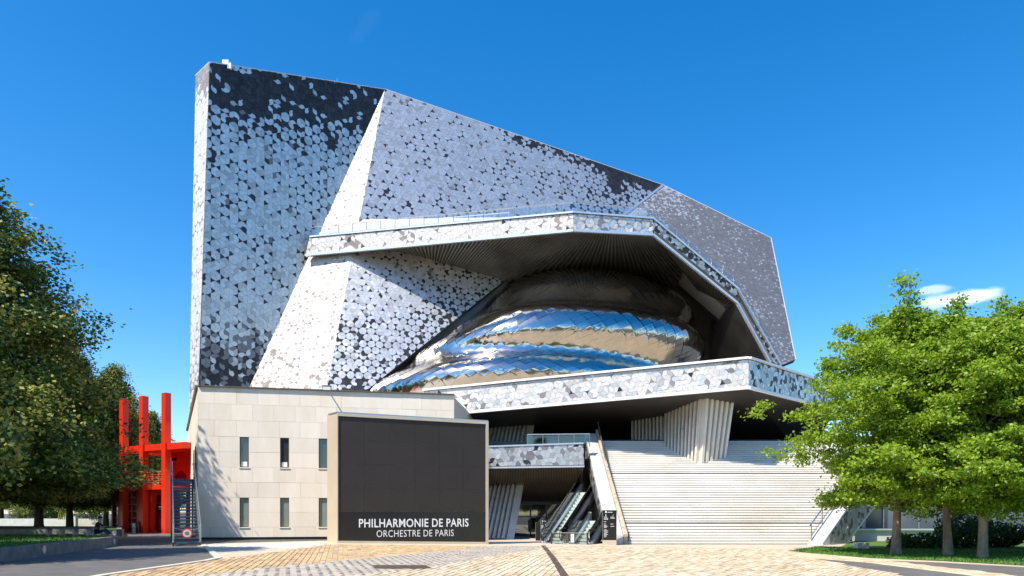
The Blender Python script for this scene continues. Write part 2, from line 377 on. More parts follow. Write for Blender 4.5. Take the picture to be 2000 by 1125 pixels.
# ---- folded sail walls
A = P(410, 122, 66); A0 = PH(383, 148, A.z)
f1p = Plane(A, P(600, 480, 72.9), P(410, 600, 66.2))
T = f1p.at(752, 175); A_b = f1p.at(379, 1020); W_l = f1p.at(482, 768); W_far = f1p.at(620, 768)
def tone_left(u, v, r):
    nz = vnoise(u/60, v/45, 1)*0.6+vnoise(u/25, v/20, 2)*0.4
    d = 0.95*(1-smooth(190, 330+40*nz, v+(u-410)*-0.17+60*nz)); d = max(d, 0.10+0.10*nz)
    bot = smooth(620, 735, v)*0.62; d = max(d, bot*(0.55+0.7*nz)); d = max(d, 0.45*(1-smooth(410, 455, u))*(1-smooth(300, 420, v)))
    if r < d: return 3
    rr = random.random()
    if v > 610 and rr < smooth(610, 720, v)*0.6: return 4
    return pick(rr, 0.78, 0.20, 0.0, 0.0, 0.02)
wall('wall', [f1p.at(387, 815), lerp(T, W_l, 1.05), T, A], HALL, 0.80, tone_left, spin=R(90))
A0b = Plane(A0, A, A_b).at(366.5, 1000)
def tone_side(u, v, r):
    nz = vnoise(u/30, v/30, 3); d = 0.12+0.9*(1-smooth(150, 215, v))+0.45*smooth(640, 760, v)+0.2*(nz-.4)
    return pick(random.random(), 0.0, 0.3, 0, 0, 0, 0, .7) if r < d else 5
wall('wall', [A0b, A_b, A, A0], HALL, 0.75, tone_side)
# ---- bright fin
B2 = P(637, 766, 66.5); B2b = lerp(T, B2, 1.42); W_lb = lerp(T, W_l, 1.42)
fin_p = Plane(T, B2, W_l)
def tone_fin(u, v, r):
    d = 0.13+0.28*smooth(480, 640, v)*vnoise(u/40, v/30, 5)+0.12*smooth(660, 760, v)
    return 6 if r < d else (0 if random.random() < .06 else 5)
wall('wall', [W_lb, B2b, T], HALL, 0.72, tone_fin, thick=0.45, spin=R(35))
# ---- upper wall right of the fin
W2 = lerp(T, B2, 0.47); Rp = P(1295, 362, 93)
f3p = Plane(T, W2, Rp); crease = f3p.at(1212, 426); crease_b = lerp(Rp, crease, 1.5); W3 = lerp(T, B2, 0.56)
def tone_up(u, v, r):
    top = 175+(u-752)*0.344; nz = vnoise(u/70, v/50, 7)
    d = 0.05+0.13*nz+0.42*smooth(1030, 1260, u)*smooth(0.3, 0.8, nz+0.2)+0.7*smooth(950, 1020, u)*(1-smooth(8, 26, v-top))
    if u > 1180: d += 0.35*(1-smooth(30, 90, v-top))
    if r < d: return 3
    return pick(random.random(), 0.84, 0.15, 0, 0, 0.01)
wall('wall', [W3, crease_b, Rp, T], HALL, 0.80, tone_up)
# ---- right wall
Q = P(1505, 465, 90); f4p = Plane(Rp, Q, crease)
Q1 = f4p.at(1553, 703); Q2 = f4p.at(1527, 713); Q3 = f4p.at(1440, 655)
def tone_right(u, v, r):
    nz = vnoise(u/40, v/40, 9); top = 362+(u-1295)*0.49; edge = 430+max(0, u-1275)*0.86
    d = 0.05+0.10*nz+0.5*(1-smooth(5, 55, v-top))*(1-smooth(1300, 1480, u))*nz*1.6+0.42*(1-smooth(10, 75, edge+40-v))*nz*1.5+0.75*(1-smooth(1240, 1330, u))
    if r < d: return 0 if random.random() < .7 else 1
    return 4 if random.random() < .93 else 2
Q4 = f4p.at(1330, 560)
wall('wall', [crease, Q4, Q3, Q2, Q1, Q, Rp], HALL, 0.62, tone_right)
# light metal strip in the crease
mb = MB(); mb.bar(crease+f3p.n*0.1, Rp+f3p.n*0.1, 0.28, 0.22, f3p.n); mb.build('crease_strip', 'trim', HALL)
# body behind the walls: roof, back and end
back = Vector((4, 34, -3)); mb = MB()
top = [A0, A, T, Rp, Q]; tb = [A0+Vector((6, 30, -2)), A+Vector((8, 34, -2)), T+back, Rp+Vector((0, 26, -2)), Q+Vector((-2, 24, -1))]
dn = Vector((0, 0, -0.12))
for k in range(4): mb.poly([top[k]+dn, top[k+1]+dn, tb[k+1], tb[k]])
for k in range(4): mb.poly([tb[k], tb[k+1], Vector((tb[k+1].x, tb[k+1].y, 0)), Vector((tb[k].x, tb[k].y, 0))])
mb.poly([Q+Vector((0, .2, 0)), Q1+Vector((0, .2, 0)), Q1+Vector((-6, 24, 0)), tb[4]])
mb.poly([A0+Vector((.2, .2, 0)), A0b+Vector((.2, .2, 0)), Vector((tb[0].x, tb[0].y, 0)), tb[0]])
mb.build('rear_body', 'tile_grey', HALL)
mb = MB(); mb.prism([Q1+Vector((0, .1, -.02)), Q2+Vector((0, .1, -.02)), Q2+Vector((-3, 8, 0)), Q1+Vector((-3, 9, 0))], (0, 0, 0.3)); mb.build('wall_underside', 'soffit', HALL)
# roof edge trim
mb = MB()
for a, b in ((A0, A), (A, T), (T, Rp), (Rp, Q), (Q, Q1)): mb.bar(a+Vector((0, .1, .05)), b+Vector((0, .1, .05)), 0.25, 0.10)
mb.build('roof_edge', 'cap_grey', HALL)
a = f1p.at(440, 126); mb = MB(); mb.box(a.x-.35, a.x+.25, a.y+.1, a.y+1.0, a.z-.3, a.z+.55); mb.box(a.x+.3, a.x+.5, a.y+.1, a.y+.9, a.z-.3, a.z+.25); mb.build('roof_vent', 'lamp_white', HALL)
a = f1p.at(658, 160); mb = MB(); mb.tube([a+Vector((0, .2, -.2)), a+Vector((0, .2, .55))], 0.05, 6); mb.build('roof_mast', 'steel', HALL)

# ---- lower wall beneath the canopy
E1 = lerp(T, B2, 0.535); J = P(985, 548, 75.5); E3 = P(712, 766, 69.6)
f5a = Plane(E1, B2, J); J2 = f5a.at(712, 766); E2 = lerp(T, B2, 1.03); J2b = lerp(J, J2, 1.10)
def tone_low(u, v, r):
    nz = vnoise(u/45, v/40, 11); dd = (u-700)/285+(v-500)/260
    d = 0.07+0.10*nz+0.42*math.exp(-((dd-1.12)/0.33)**2)*(0.45+0.9*nz)+0.18*smooth(560, 640, v)*(1-smooth(690, 760, u))
    if r < d: return 3
    return pick(random.random(), 0.80, 0.18, 0, 0, 0.02)
wall('wall', [E2, J2b, J2, J, E1], HALL, 0.66, tone_low)

# ---- canopy: tiled fascia, deck, slatted soffit, railing
Ct = [PH(606, 463, 30.7), P(1120, 415, 66.2), PH(1275, 427, 30.8), P(1439, 563, 70.5), P(1523, 713, 71.5)]
Cb = [None, P(1120, 451, 66.25), P(1275, 459, Ct[2].y+.05), P(1439, 592, 70.6), P(1503, 709, 71.0)]
Cb[0] = Vector((Ct[0].x, Ct[0].y, 0)); Cb[0] = P(597, 499, Ct[0].y+.1)
def tone_f1(u, v, r):
    nz = vnoise(u/38, v/30, 13)*.7+vnoise(u/14, v/14, 4)*.3; d = 0.08+0.75*smooth(.42, .72, nz)*(1-0.6*smooth(950, 1120, u))
    return pick(random.random(), 0, 0.3, 0, 0.05, 0, 0, .65) if r < d else 5
def tone_f2(u, v, r):
    nz = vnoise(u/38, v/30, 13); return pick(random.random(), 0, 0.5, 0.45, 0.05) if r < 0.12+0.4*nz else (5 if random.random() < .5 else 0)
def tone_f3(u, v, r):
    nz = vnoise(u/24, v/24, 17); return pick(r, 0.30, 0.30, 0.06, 0.16+.2*nz, 1)
for k, tn in enumerate((tone_f1, tone_f2, tone_f3, tone_f3)):
    n = Plane(Cb[k], Cb[k+1], Ct[k+1]).n
    q = [Cb[k], Cb[k+1], Ct[k+1], Ct[k]]
    MB().prism(q, -n*0.5).build('fascia', 'backing', HALL)
    up = Vector((0, 0, 1)); a, b, c, d = q
    i1 = lambda p_, q_: lerp(p_, q_, 0.10)
    tile_face([lerp(a, d, .08), lerp(b, c, .08), lerp(b, c, .92), lerp(a, d, .92)], 0.74 if k < 2 else 0.62, tn, spin=R(20), tilt=0.05)
    mb = MB(); mb.bar(d+n*.05, c+n*.05, 0.16, 0.28, n); mb.build('fascia_cap', 'trim', HALL)
    mb = MB(); mb.bar(a+n*.05, b+n*.05, 0.22, 0.28, n); mb.build('fascia_drip', 'trim', HALL)
# end of the descending canopy arm: second blade behind it
a, b = P(1479, 651, 71.6), P(1499, 708, 71.9); n = Vector((0.3, -0.95, 0))
mb = MB(); mb.prism([P(1466, 640, 72.2), P(1478, 650, 72.2), P(1510, 712, 72.2), P(1492, 712, 72.2)], (0.2, 0.7, 0)); mb.build('canopy_arm', 'dark_slat', HALL)
dk = MB(); lo = Vector((0, 0, -.35))
K = P(1388, 560, 85); K1 = P(1392, 610, 85); K2 = P(1385, 730, 85)
dk.poly([Ct[0]+lo, Ct[1]+lo, Ct[2]+lo, crease+Vector((0, .2, -1)), W2+Vector((0, .2, 0))])
dk.poly([Ct[2]+lo, Ct[3]+lo, Q3, Q4, crease+Vector((0, .2, -1))]); dk.poly([Ct[3]+lo, Ct[4]+lo, Q2, Q3])
dk.build('canopy_deck', 'concrete', HALL)
def loft_slats(name, fa, fb, ba, bb, n, depth, width, mats, parent, toward=None):
    down = (fb-ba).cross(bb-fa).normalized(); tw = (toward or Vector((4, 60, 12)))-(fa+fb+ba+bb)/4
    if down.dot(tw) < 0: down = -down
    mb = MB(); up = -down*0.12
    mb.hexa([fa+up, fb+up, bb+up, ba+up], [fa+up*3.5, fb+up*3.5, bb+up*3.5, ba+up*3.5])
    o = mb.build(name, mats[0], parent)
    s_ = MB()
    for k in range(n):
        t = (k+.5)/n; a, b = lerp(fa, fb, t), lerp(ba, bb, t); s_.bar(a+down*(depth/2-.13), b+down*(depth/2-.13), width, depth, down)
    so = s_.build(name+'_slats', mats[1], o, fix=False); so['kind'] = 'stuff'; return o
X1 = E1+Vector((0.2, .3, 0.1))
loft_slats('soffit', Cb[0], Cb[1], X1, J+Vector((0, .3, .1)), 64, 0.28, 0.10, ('soffit', 'slat'), HALL)
loft_slats('soffit', Cb[1], Cb[2], J+Vector((0, .3, .1)), K, 34, 0.28, 0.10, ('soffit', 'slat'), HALL)
loft_slats('soffit', Cb[2], Cb[3], K, K1, 30, 0.28, 0.10, ('soffit', 'slat'), HALL)
loft_slats('soffit', Cb[3], Cb[4], K1, K2, 34, 0.26, 0.09, ('soffit', 'slat'), HALL)
# back closing wall behind the shell
MB().prism([J+Vector((0, 1, 1.5)), K+Vector((2, 1, 2)), K2+Vector((2, 1, -6)), Vector((J2.x, J2.y+6, 9)), Vector((J2.x-1, J2.y+3, 14))], (0, 0.4, 0)).build('inner_wall', 'soffit', HALL)
def railing(pts, h, parent, npost, mats=('steel', 'rail_glass'), r=0.035):
    mb = MB(); mb.tube([p+Vector((0, 0, h)) for p in pts], r, 6); o = mb.build('railing', mats[0], parent)
    seg = [(pts[k+1]-pts[k]).length for k in range(len(pts)-1)]; tot = sum(seg)
    for i in range(npost+1):
        d = tot*i/npost; k = 0
        while k < len(seg)-1 and d > seg[k]: d -= seg[k]; k += 1
        p = lerp(pts[k], pts[k+1], min(1, d/seg[k])); MB().tube([p+Vector((0, 0, -.15)), p+Vector((0, 0, h))], r*.8, 4).build('post', mats[0], o)
    if mats[1]:
        for k in range(len(pts)-1):
            a, b = pts[k], pts[k+1]; z0, z1 = Vector((0, 0, .06)), Vector((0, 0, h-.08))
            MB().prism([a+z0, b+z0, b+z1, a+z1], (0, 0.02, 0)).build('glass_panel', mats[1], o)
    return o
ib = lambda p: p+Vector((0, .35, 0))
railing([ib(Ct[0]), ib(Ct[1]), ib(Ct[2]), ib(Ct[3]), ib(Ct[4])], 1.15, HALL, 36)
a, b = lerp(Ct[0], Ct[1], .50)+Vector((0, 1.6, .1)), lerp(Ct[0], Ct[1], .77)+Vector((0, 2.2, .3)); railing([a, b], 1.25, HALL, 5, ('trim', None), 0.05)

# ---- mirror-steel shell of stacked lobes
prof = [(29.4, 7.0, 84.5, 6.0, 5.0, 5.0), (28.4, 6.6, 84, 10.5, 9.0, 7.5), (26.6, 6.0, 83, 14.4, 11.6, 8.0), (24.6, 5.2, 82, 16.2, 13.0, 8.6), (23.2, 4.6, 81, 16.4, 13.2, 9.0), (22.0, 4.0, 80, 16.8, 13.5, 9.6),
        (20.9, 3.2, 79, 18.4, 14.8, 9.8), (19.6, 2.6, 78.3, 19.0, 15.6, 10.2), (18.2, 1.8, 77.6, 18.8, 15.4, 11.6), (17.1, 1.2, 77.2, 17.9, 14.4, 12.0), (16.2, 0.6, 76.8, 17.6, 14.1, 12.6), (15.4, 0.0, 76.5, 18.0, 14.8, 13.4), (14.5, -0.3, 76.3, 18.4, 15.3, 14.2), (13.5, -0.5, 76.2, 18.2, 15.1, 14.8), (11.5, -0.5, 76.2, 17.0, 14.2, 15.0)]
PH_ = np.array(prof)
def prof_at(t):
    """smooth (Catmull-Rom) lookup along the profile, t in 0..1 from top to bottom"""
    n = len(prof)-1; x = t*n; k = min(int(x), n-1); f_ = x-k
    p0, p1, p2, p3 = PH_[max(k-1, 0)], PH_[k], PH_[k+1], PH_[min(k+2, n)]
    return 0.5*((2*p1)+(-p0+p2)*f_+(2*p0-5*p1+4*p2-p3)*f_*f_+(-p0+3*p1-3*p2+p3)*f_**3)
def shell(th, t, off=0.0):
    z, cx, cy, a_, b_, l_ = prof_at(min(1, max(0, t))); th2 = th; a_ = a_ if th > 0 else l_*1.13
    return Vector((cx+(a_+off)*math.sin(th2), cy-(b_+off)*math.cos(th2), z+0.25*math.sin(2*th+1)))
mb = MB(); nu, nv = 72, 40
for i in range(nv):
    for j in range(nu):
        q = [(-2.2+4.4*jj/nu, ii/nv) for jj, ii in ((j, i), (j+1, i), (j+1, i+1), (j, i+1))]; mb.poly([shell(a_, b_, -0.10) for a_, b_ in q])
mb.poly([shell(-2.2+4.4*j/nu, 0, -0.10) for j in range(nu+1)])
sh = mb.build('mirror_shell', 'shell_base', HALL)
# diamond plates, each its own slightly bent sheet
plates = []; NT, NV = 46, 19; du, dv = 3.7/NT, 1.0/NV
for i in range(2*NV+1):
    for j in range(NT+1):
        c_t = i*dv/2; c_th = -1.85+(j+(0.5 if i % 2 else 0))*du
        if c_t > 1.02: continue
        tl, tx, ty = random.gauss(0, .02), random.gauss(0, .022), random.gauss(0, .026); V = []
        for a_ in range(4):
            for b_ in range(4):
                s1, s2 = a_/3-.5, b_/3-.5
                uu, vv = (s1-s2)*0.93, (s1+s2)*0.93
                p = shell(c_th+uu*du, min(1, max(0, c_t+vv*dv)), 0.03+tx*uu+ty*vv+0.012*(1-4*(s1*s1))*tl*20)
                V.append(p)
        cc = V[5]; nrm = (V[3]-V[0]).cross(V[12]-V[0]); 
        vis = abs(nrm.normalized().dot(Vector((0, 0, EYE))-cc)/(cc-Vector((0, 0, EYE))).length)*nrm.length*(F/cc.y)**2
        if nrm.length < .05: continue
        u, v = pix(cc)
        if c_th < -0.2 and u < 712+(766-v)*1.28: vis *= 0.01
        if v > 758-(u-850)*.09: vis *= .01
        plates.append((vis, V))
plates.sort(key=lambda q: -q[0])
FQ = [[a_*4+b_, a_*4+b_+1, (a_+1)*4+b_+1, (a_+1)*4+b_] for a_ in range(3) for b_ in range(3)]
for vis, V in plates[:300]:
    mb = MB(); mb.v = [tuple(p) for p in V]; mb.f = [list(q) for q in FQ]; mb.m = [0]*9; o = mb.build('steel_plate', 'mirror', sh, fix=False); smooth_shade(o)
mb = MB()
for vis, V in plates[300:]:
    i0 = len(mb.v); mb.v += [tuple(p) for p in V]; mb.f += [[x+i0 for x in q] for q in FQ]; mb.m += [0]*9
o = mb.build('steel_plating', 'mirror', sh, fix=False); smooth_shade(o); o['kind'] = 'stuff'

# ---- lower terrace slab
H0, H1 = 9.98, 12.05
TF = [None, Vector(P(1462, 760, 46)), None]; fr = P(1462, 702, 46); fl = P(888, 755, 51.5); dirn = Vector((fl.x-fr.x, fl.y-fr.y, 0))
FR = Vector((fr.x, fr.y, H0)); FL = FR+dirn*1.12; FL.z = H0-.95*1.12;  SR = PH(1632, 753, H1); SR.z = H0
hh = Vector((0, 0, H1-H0))
def tone_t1(u, v, r):
    if r < .05: return 3 if random.random() < .4 else 6
    return pick(random.random(), .08, .17, .04, 0, 0, .71)
def tone_t2(u, v, r): return pick(r, 0.55, 0.25, 0.05, 0.15)
for a, b, tn in ((FL, FR, tone_t1), (FR, SR, tone_t2)):
    n = Plane(a, b, b+hh).n; MB().prism([a, b, b+hh, a+hh], -n*.5).build('fascia', 'backing', HALL)
    tile_face([a+hh*.11, b+hh*.11, b+hh*.94, a+hh*.94], 0.60, tn, spin=R(12), tilt=0.035)
    mb = MB(); mb.bar(a+hh+n*.06, b+hh+n*.06, 0.14, 0.30, n); mb.build('fascia_cap', 'white_paint', HALL)
    mb = MB(); mb.bar(a+hh*.07+n*.03, b+hh*.07+n*.03, 0.10, 0.16, n); mb.bar(a+hh*.015+n*.05, b+hh*.015+n*.05, 0.12, 0.22, n); mb.build('fascia_drip', 'white_paint', HALL)
BR = Vector((30, 70, 6.9)); BL = Vector((-4, 75, 6.9)); BLl = Vector((-14, 72, 8.2))
mb = MB(); z3 = Vector((0, 0, .02))
for tri in ((FL, FR, BL), (FR, BR, BL), (FR, SR, BR), (FL, BL, BLl)): mb.prism([p+z3 for p in tri], (0, 0, 0.25))
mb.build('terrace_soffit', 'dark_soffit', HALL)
z5 = Vector((0, 0, H1-H0-.35))
mb = MB(); mb.poly([FL+z5, FR+z5, SR+z5, Vector((30, 72, H1-.35)), Vector((-14, 74, H1-.35))]); mb.build('terrace_deck', 'deck_tan', HALL)
mb = MB(); mb.box(8.2, 8.35, 55, 55.1, 8.0, 8.05); 
# upper foyer floor and the dark back wall under the terrace
mb = MB(); mb.box(-8, 32, 52.2, 74, 6.6, 7.06); mb.build('foyer_floor', 'step_dark', HALL)
mb = MB(); mb.box(-8, 32, 73.0, 73.4, -.3, 9); mb.build('foyer_wall', 'dark_soffit', HALL)
sof_p = Plane(FL, FR, BL); sof_q = Plane(FR, BR, BL)

# ---- corrugated leaning piers
def pier(parent, faces, depth, core_mat='rib_white'):
    """faces: (bottom-left, bottom-right, top-right, top-left, ribs)"""
    first = None
    for bl, br, tr, tl, n in faces:
        nn = Plane(bl, br, tr).n; o = MB().prism([p_-nn*.28 for p_ in (bl, br, tr, tl)], -nn*depth).build('pier', 'rib_gap', parent)
        for k in range(n):
            t0, t1 = (k+.06)/n, (k+.90)/n; tm = (t0+t1)/2
            pb = [lerp(bl, br, t0)+nn*-.30, lerp(bl, br, lerp(t0, tm, .4))+nn*.24, lerp(bl, br, lerp(tm, t1, .6))+nn*.24, lerp(bl, br, t1)+nn*-.30]
            pt = [lerp(tl, tr, t0)+nn*-.30, lerp(tl, tr, lerp(t0, tm, .4))+nn*.24, lerp(tl, tr, lerp(tm, t1, .6))+nn*.24, lerp(tl, tr, t1)+nn*-.30]
            MB().hexa(pb, pt).build('rib', core_mat, o)
gz = -0.32
pa_b, pa_t = P(988, 1053, 48.2), P(1032, 818, 56.5); pa_b.z = gz
wl = Vector((-3.3, 0.9, 0))
ext = (pa_t-pa_b)*0.08
pier(HALL, [(pa_b+wl, pa_b, pa_t+ext, pa_t+wl+ext, 10)], 0.6)
mb = MB(); mb.hexa([pa_b+Vector((.03, -.16, 0)), pa_b+Vector((.55, -.05, 0)), pa_b+Vector((.55, .7, 0)), pa_b+Vector((.03, .7, 0))], [pa_t+ext+Vector((.03, -.16, 0)), pa_t+ext+Vector((.6, -.05, 0)), pa_t+ext+Vector((.6, .7, 0)), pa_t+ext+Vector((.03, .7, 0))]); mb.build('pier_edge', 'rib_white', HALL)
up_ = Vector((0, 0, .5))
b1, b2, b3 = P(1299, 882, 50.9), P(1364, 905, 49.0), P(1416, 895, 49.8)
t1, t2, t3 = P(1300, 800, 53.2), P(1373, 777, 48.6), P(1433, 779, 49.8)
def stretch_(b, t, k=.07): return t+(t-b)*k
pier(HALL, [(b1, b2, stretch_(b2, t2), stretch_(b1, t1), 10), (b2+Vector((.02, -.01, 0)), b3, stretch_(b3, t3), stretch_(b2, t2)+Vector((.02, -.01, 0)), 6)], 0.5)
b1, b2 = P(1233, 866, 53.4), P(1296, 878, 51.8); t1, t2 = P(1233, 812, 56.0), P(1296, 800, 54.0)
pier(HALL, [(b1, b2, stretch_(b2, t2), stretch_(b1, t1), 9)], 0.5)
b1, b2 = P(890, 1050, 52), P(905, 1050, 52)

# ---- entrance bridge with tiled fascia, railing, slatted soffit
a, b = P(930, 914, 47.9), P(1141, 911, 47.9); c, d = P(1139, 866, 47.9), P(930, 873, 47.9)
MB().prism([a, b, c, d], (0, .45, 0)).build('fascia', 'backing', HALL)
tile_face([lerp(a, d, .07), lerp(b, c, .07), lerp(b, c, .95), lerp(a, d, .95)], 0.56, lambda u, v, r: pick(r, .70, .20, .07, .03), spin=R(5), tilt=.03)
mb = MB(); mb.bar(d+Vector((0, -.05, 0)), c+Vector((0, -.05, 0)), .10, .12, (0, -1, 0)); mb.build('fascia_cap', 'trim', HALL)
mb = MB(); mb.bar(a+Vector((0, -.05, 0)), b+Vector((0, -.05, 0)), .12, .16, (0, -1, 0)); mb.build('fascia_drip', 'trim', HALL)
mb = MB(); mb.box(d.x, c.x+.2, 48.3, 60, 5.9, 6.15); mb.build('bridge_floor', 'step_dark', HALL)
railing([Vector((P(1030, 866, 48.3).x, 48.3, 6.4)), Vector((c.x+.5, 48.3, 6.45))], .75, HALL, 4, ('steel', 'clear_glass'))
s0, s1 = a+Vector((.5, .4, 0)), b+Vector((0, .4, 0))
k0, k1 = Vector((s0.x, 50.0, 4.2)), Vector((s1.x+.1, 50.0, 4.2)); k2, k3 = Vector((s0.x, 56.5, 2.45)), Vector((s1.x+1.2, 56.5, 2.45))
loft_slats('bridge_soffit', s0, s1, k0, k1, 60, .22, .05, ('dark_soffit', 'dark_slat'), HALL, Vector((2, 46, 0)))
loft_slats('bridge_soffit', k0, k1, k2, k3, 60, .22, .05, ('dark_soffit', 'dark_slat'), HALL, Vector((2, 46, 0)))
# lobby: floor, back wall, glass front with mullions
zf = g(5)
mb = MB(); mb.box(-7, 9, 66, 66.3, zf, 6); mb.build('lobby_wall', 'concrete', HALL)
mb = MB(); mb.box(-7, 9, 56.7, 66, 2.6, 2.8); mb.build('lobby_ceiling', 'dark_soffit', HALL)
gx = [P(1005, 0, 56.2).x, P(1036, 0, 56.2).x, P(1067, 0, 56.2).x, P(1099, 0, 56.2).x, P(1130, 0, 56.2).x, P(1165, 0, 56.2).x]
gf = MB().box(gx[0]-.4, gx[-1]+.6, 56.15, 56.3, 2.3, 2.62).build('glass_front', 'dark_steel', HALL)
for k in range(5):
    MB().box(gx[k]+.06, gx[k+1]-.06, 56.2, 56.22, zf+.05, 2.3).build('pane', 'lobby_glass', gf)
for x in gx: MB().box(x-.06, x+.06, 56.14, 56.28, zf-.02, 2.32).build('mullion', 'dark_steel', gf)
MB().box(gx[0], gx[3], 56.13, 56.27, 1.25, 1.33).build('transom', 'dark_steel', gf)
MB().prism([P(1100, 985, 55.4), P(1176, 985, 55.0), P(1176, 1047, 55.0), P(1100, 1047, 55.4)], (0, .2, 0)).build('side_wall', 'step_dark', HALL)
mb = MB(); q = P(1112, 1000, 54.6); mb.box(q.x-.09, q.x+.09, 54.55, 54.7, zf, 3.2); mb.build('column', 'frame_beige', HALL)
for (u, v, d_) in ((1048, 823, 57.5), (1150, 817, 58.8)):
    q = P(u, v, d_); MB().box(q.x-.12, q.x+.12, q.y-.12, q.y+.12, q.z-.1, q.z+.4).build('spotlight', 'lamp_white', HALL)

# ------------------------------------------------------------------ grand staircase
ST = thing('grand_staircase', 'broad pale stone staircase climbing beneath the tiled terrace', 'staircase', (11, 41, zf))
NS = 43; rise, run = 0.170, 0.25
def sL(y): return 6.95-(y-41)*.05
def sR(y): return 17.45+(y-40.6)*1.12
mb = MB(); pts = [(0, 41.2, zf-.1)]
for n_ in range(NS+1): pts += [(0, 41.12+run*n_, zf+rise*n_-.10), (0, 41.12+run*n_, zf+rise*(n_+1)-.10)]
pts += [(0, 53, zf+rise*NS), (0, 53, zf-.1)]
core = lambda x, y, d_: Vector((x, y, zf+rise*(y-41)/run+d_))
mb.hexa([core(6.4, 41.2, -.16), core(18.2, 41.2, -.16), core(29.8, 52.0, -.55), core(6.4, 52.0, -.55)], [core(6.4, 41.2, -.02), core(18.2, 41.2, -.02), core(29.8, 52.0, -.02), core(6.4, 52.0, -.02)])
mb.build('stair_core', 'step_dark', ST)
for n_ in range(NS):
    y = 41+run*n_; z = zf+rise*n_; x0, x1 = sL(y), sR(y); dark = n_ in (7, 27)
    js = sorted(x for x in (7.6+.33*n_-6.6*2+6.6*k for k in range(5)) if x0+.5 < x < x1-.5)
    xs = [x0]+js+[x1]
    for a, b in zip(xs[:-1], xs[1:]):
        dz = random.uniform(-.004, .004)
        MB().box(a+.006, b-.006, y+(.1 if dark else 0), y+.55, z+(.042 if not dark else .10), z+rise+dz).build('step', 'step_stone', ST)
    if dark: MB().box(x0, x1, y+.17, y+.5, z-.01, z+.098).build('drain_gap', 'rubber', ST)
MB().prism([Vector((6.3, 42.4, zf-.05)), Vector((6.3, 52, zf-.05)), core(6.3, 52, -.56), core(6.3, 42.4, -.3)], (.09, 0, 0)).build('under_stair_wall', 'step_dark', ST)
# left parapet with stone coping, tiles on its outer side
def prl(x, y, dz): return Vector((x, y, zf+rise*max(0, (y-41)/run)*1.0+dz))
y0, y1 = 40.75, 51.5
pl = MB().hexa([Vector((5.75, y0+.2, zf-.05)), Vector((6.62, y0, zf-.05)), prl(6.3, y1, -1.3), prl(5.5, y1, -1.3)],
               [prl(5.75, y0+.2, .55), prl(6.62, y0, .55), prl(6.3, y1, .75), prl(5.5, y1, .75)]).build('parapet', 'cap_grey', ST)
MB().hexa([Vector((6.64, y0, zf-.05)), Vector((6.92, y0, zf-.05)), prl(6.45, y1, -1), prl(6.32, y1, -1)],
          [prl(6.64, y0, .62), prl(6.92, y0, .62), prl(6.45, y1, 1.05), prl(6.32, y1, 1.05)]).build('coping', 'travertine', ST)
tile_face([Vector((5.735, y0+.3, zf)), prl(5.485, y1-.2, -1.1), prl(5.485, y1-.2, .5), prl(5.735, y0+.3, .35)], .5, lambda u, v, r: pick(r, .15, .45, .3, .1), thick=.03, owner='grand_staircase')
mb = MB(); mb.tube([prl(7.0, 41.0, .25), prl(6.55, y1, 1.0)], .045, 6); mb.tube([prl(7.08, 41.3, 0), prl(7.08, 41.3, .55)], .03, 5); mb.build('handrail', 'dark_steel', ST)
mb = MB(); mb.tube([prl(6.6, 46.8, .7), prl(6.45, y1-.1, 1.7)], .05, 6); mb.tube([prl(6.6, 47, .6), prl(6.6, 47, 1.0)], .04, 5); mb.build('handrail', 'steel', ST)
# right raking wall: thick sloping beam with dark tiled flank
r0, r1 = Vector((17.5, 40.4, zf-.06)), Vector((25.8, 47.8, 0)); ax = Vector((r1.x-r0.x, r1.y-r0.y, 0)).normalized(); pr = Vector((ax.y, -ax.x, 0))
def rk(s_, h_, t_=0): return r0+ax*s_+Vector((0, 0, h_))+pr*t_
prof2 = [(0, 0), (0.0, .16), (11.1, 5.3), (11.1, 2.6), (3.1, -.02)]
prof2 = [(0, 0), (0, .2), (10.5, 6.6), (10.5, 3.8), (3.3, 0)]
MB().prism([rk(s_, h_) for s_, h_ in prof2], pr*.9).build('raking_wall', 'cap_grey', ST)
tile_face([rk(.9, .12, .91), rk(3.2, .12, .91), rk(10.4, 3.95, .91), rk(10.4, 6.4, .91), rk(.9, .62, .91)], .6, lambda u, v, r: pick(r, .0, .05, .35, .25, .35), thick=.03, owner='grand_staircase')
mb = MB(); mb.tube([rk(-.1, 1.15, .15), rk(10.3, 7.6, .15)], .045, 6); o = mb.build('handrail', 'steel', ST)
for s_ in (0.15, 1.6, 3.0, 4.6, 6.2, 7.8, 9.4): MB().tube([rk(s_, .62*s_+.05, .15), rk(s_, .62*s_+1.2, .15)], .035, 5).build('post', 'steel', o)
MB().tube([rk(.15, .62, .15), rk(10.3, 6.95, .15)], .02, 5).build('rail', 'steel', o)

# ---- largest tiles stay single, the rest is one cladding mesh
for own, tl_ in TILES.items():
    par = bpy.data.objects[own]; tl_.sort(key=lambda q: -q[0])
    for ar, top_, bot, tn in tl_[:300]:
        n = len(top_); mb = MB(); mb.v = [tuple(p) for p in top_+bot]; mb.f = [list(range(n))]+[[(k+1) % n, k, k+n, (k+1) % n+n] for k in range(n)]; mb.m = [0]*(n+1)
        mb.build('tile', TM[tn], par, fix=False)
    if len(tl_) <= 300: continue
    mb = MB()
    for ar, top_, bot, tn in tl_[300:]:
        n = len(top_); i0 = len(mb.v); mb.v += [tuple(p) for p in top_+bot]; mb.f.append(list(range(i0, i0+n))); mb.f += [[i0+(k+1) % n, i0+k, i0+k+n, i0+(k+1) % n+n] for k in range(n)]; mb.m += [tn]*(n+1)
    o = mb.build('tile_cladding', TM, par, fix=False); o['kind'] = 'stuff'
    print('tiles', own, len(tl_))
print('plates', len(plates))

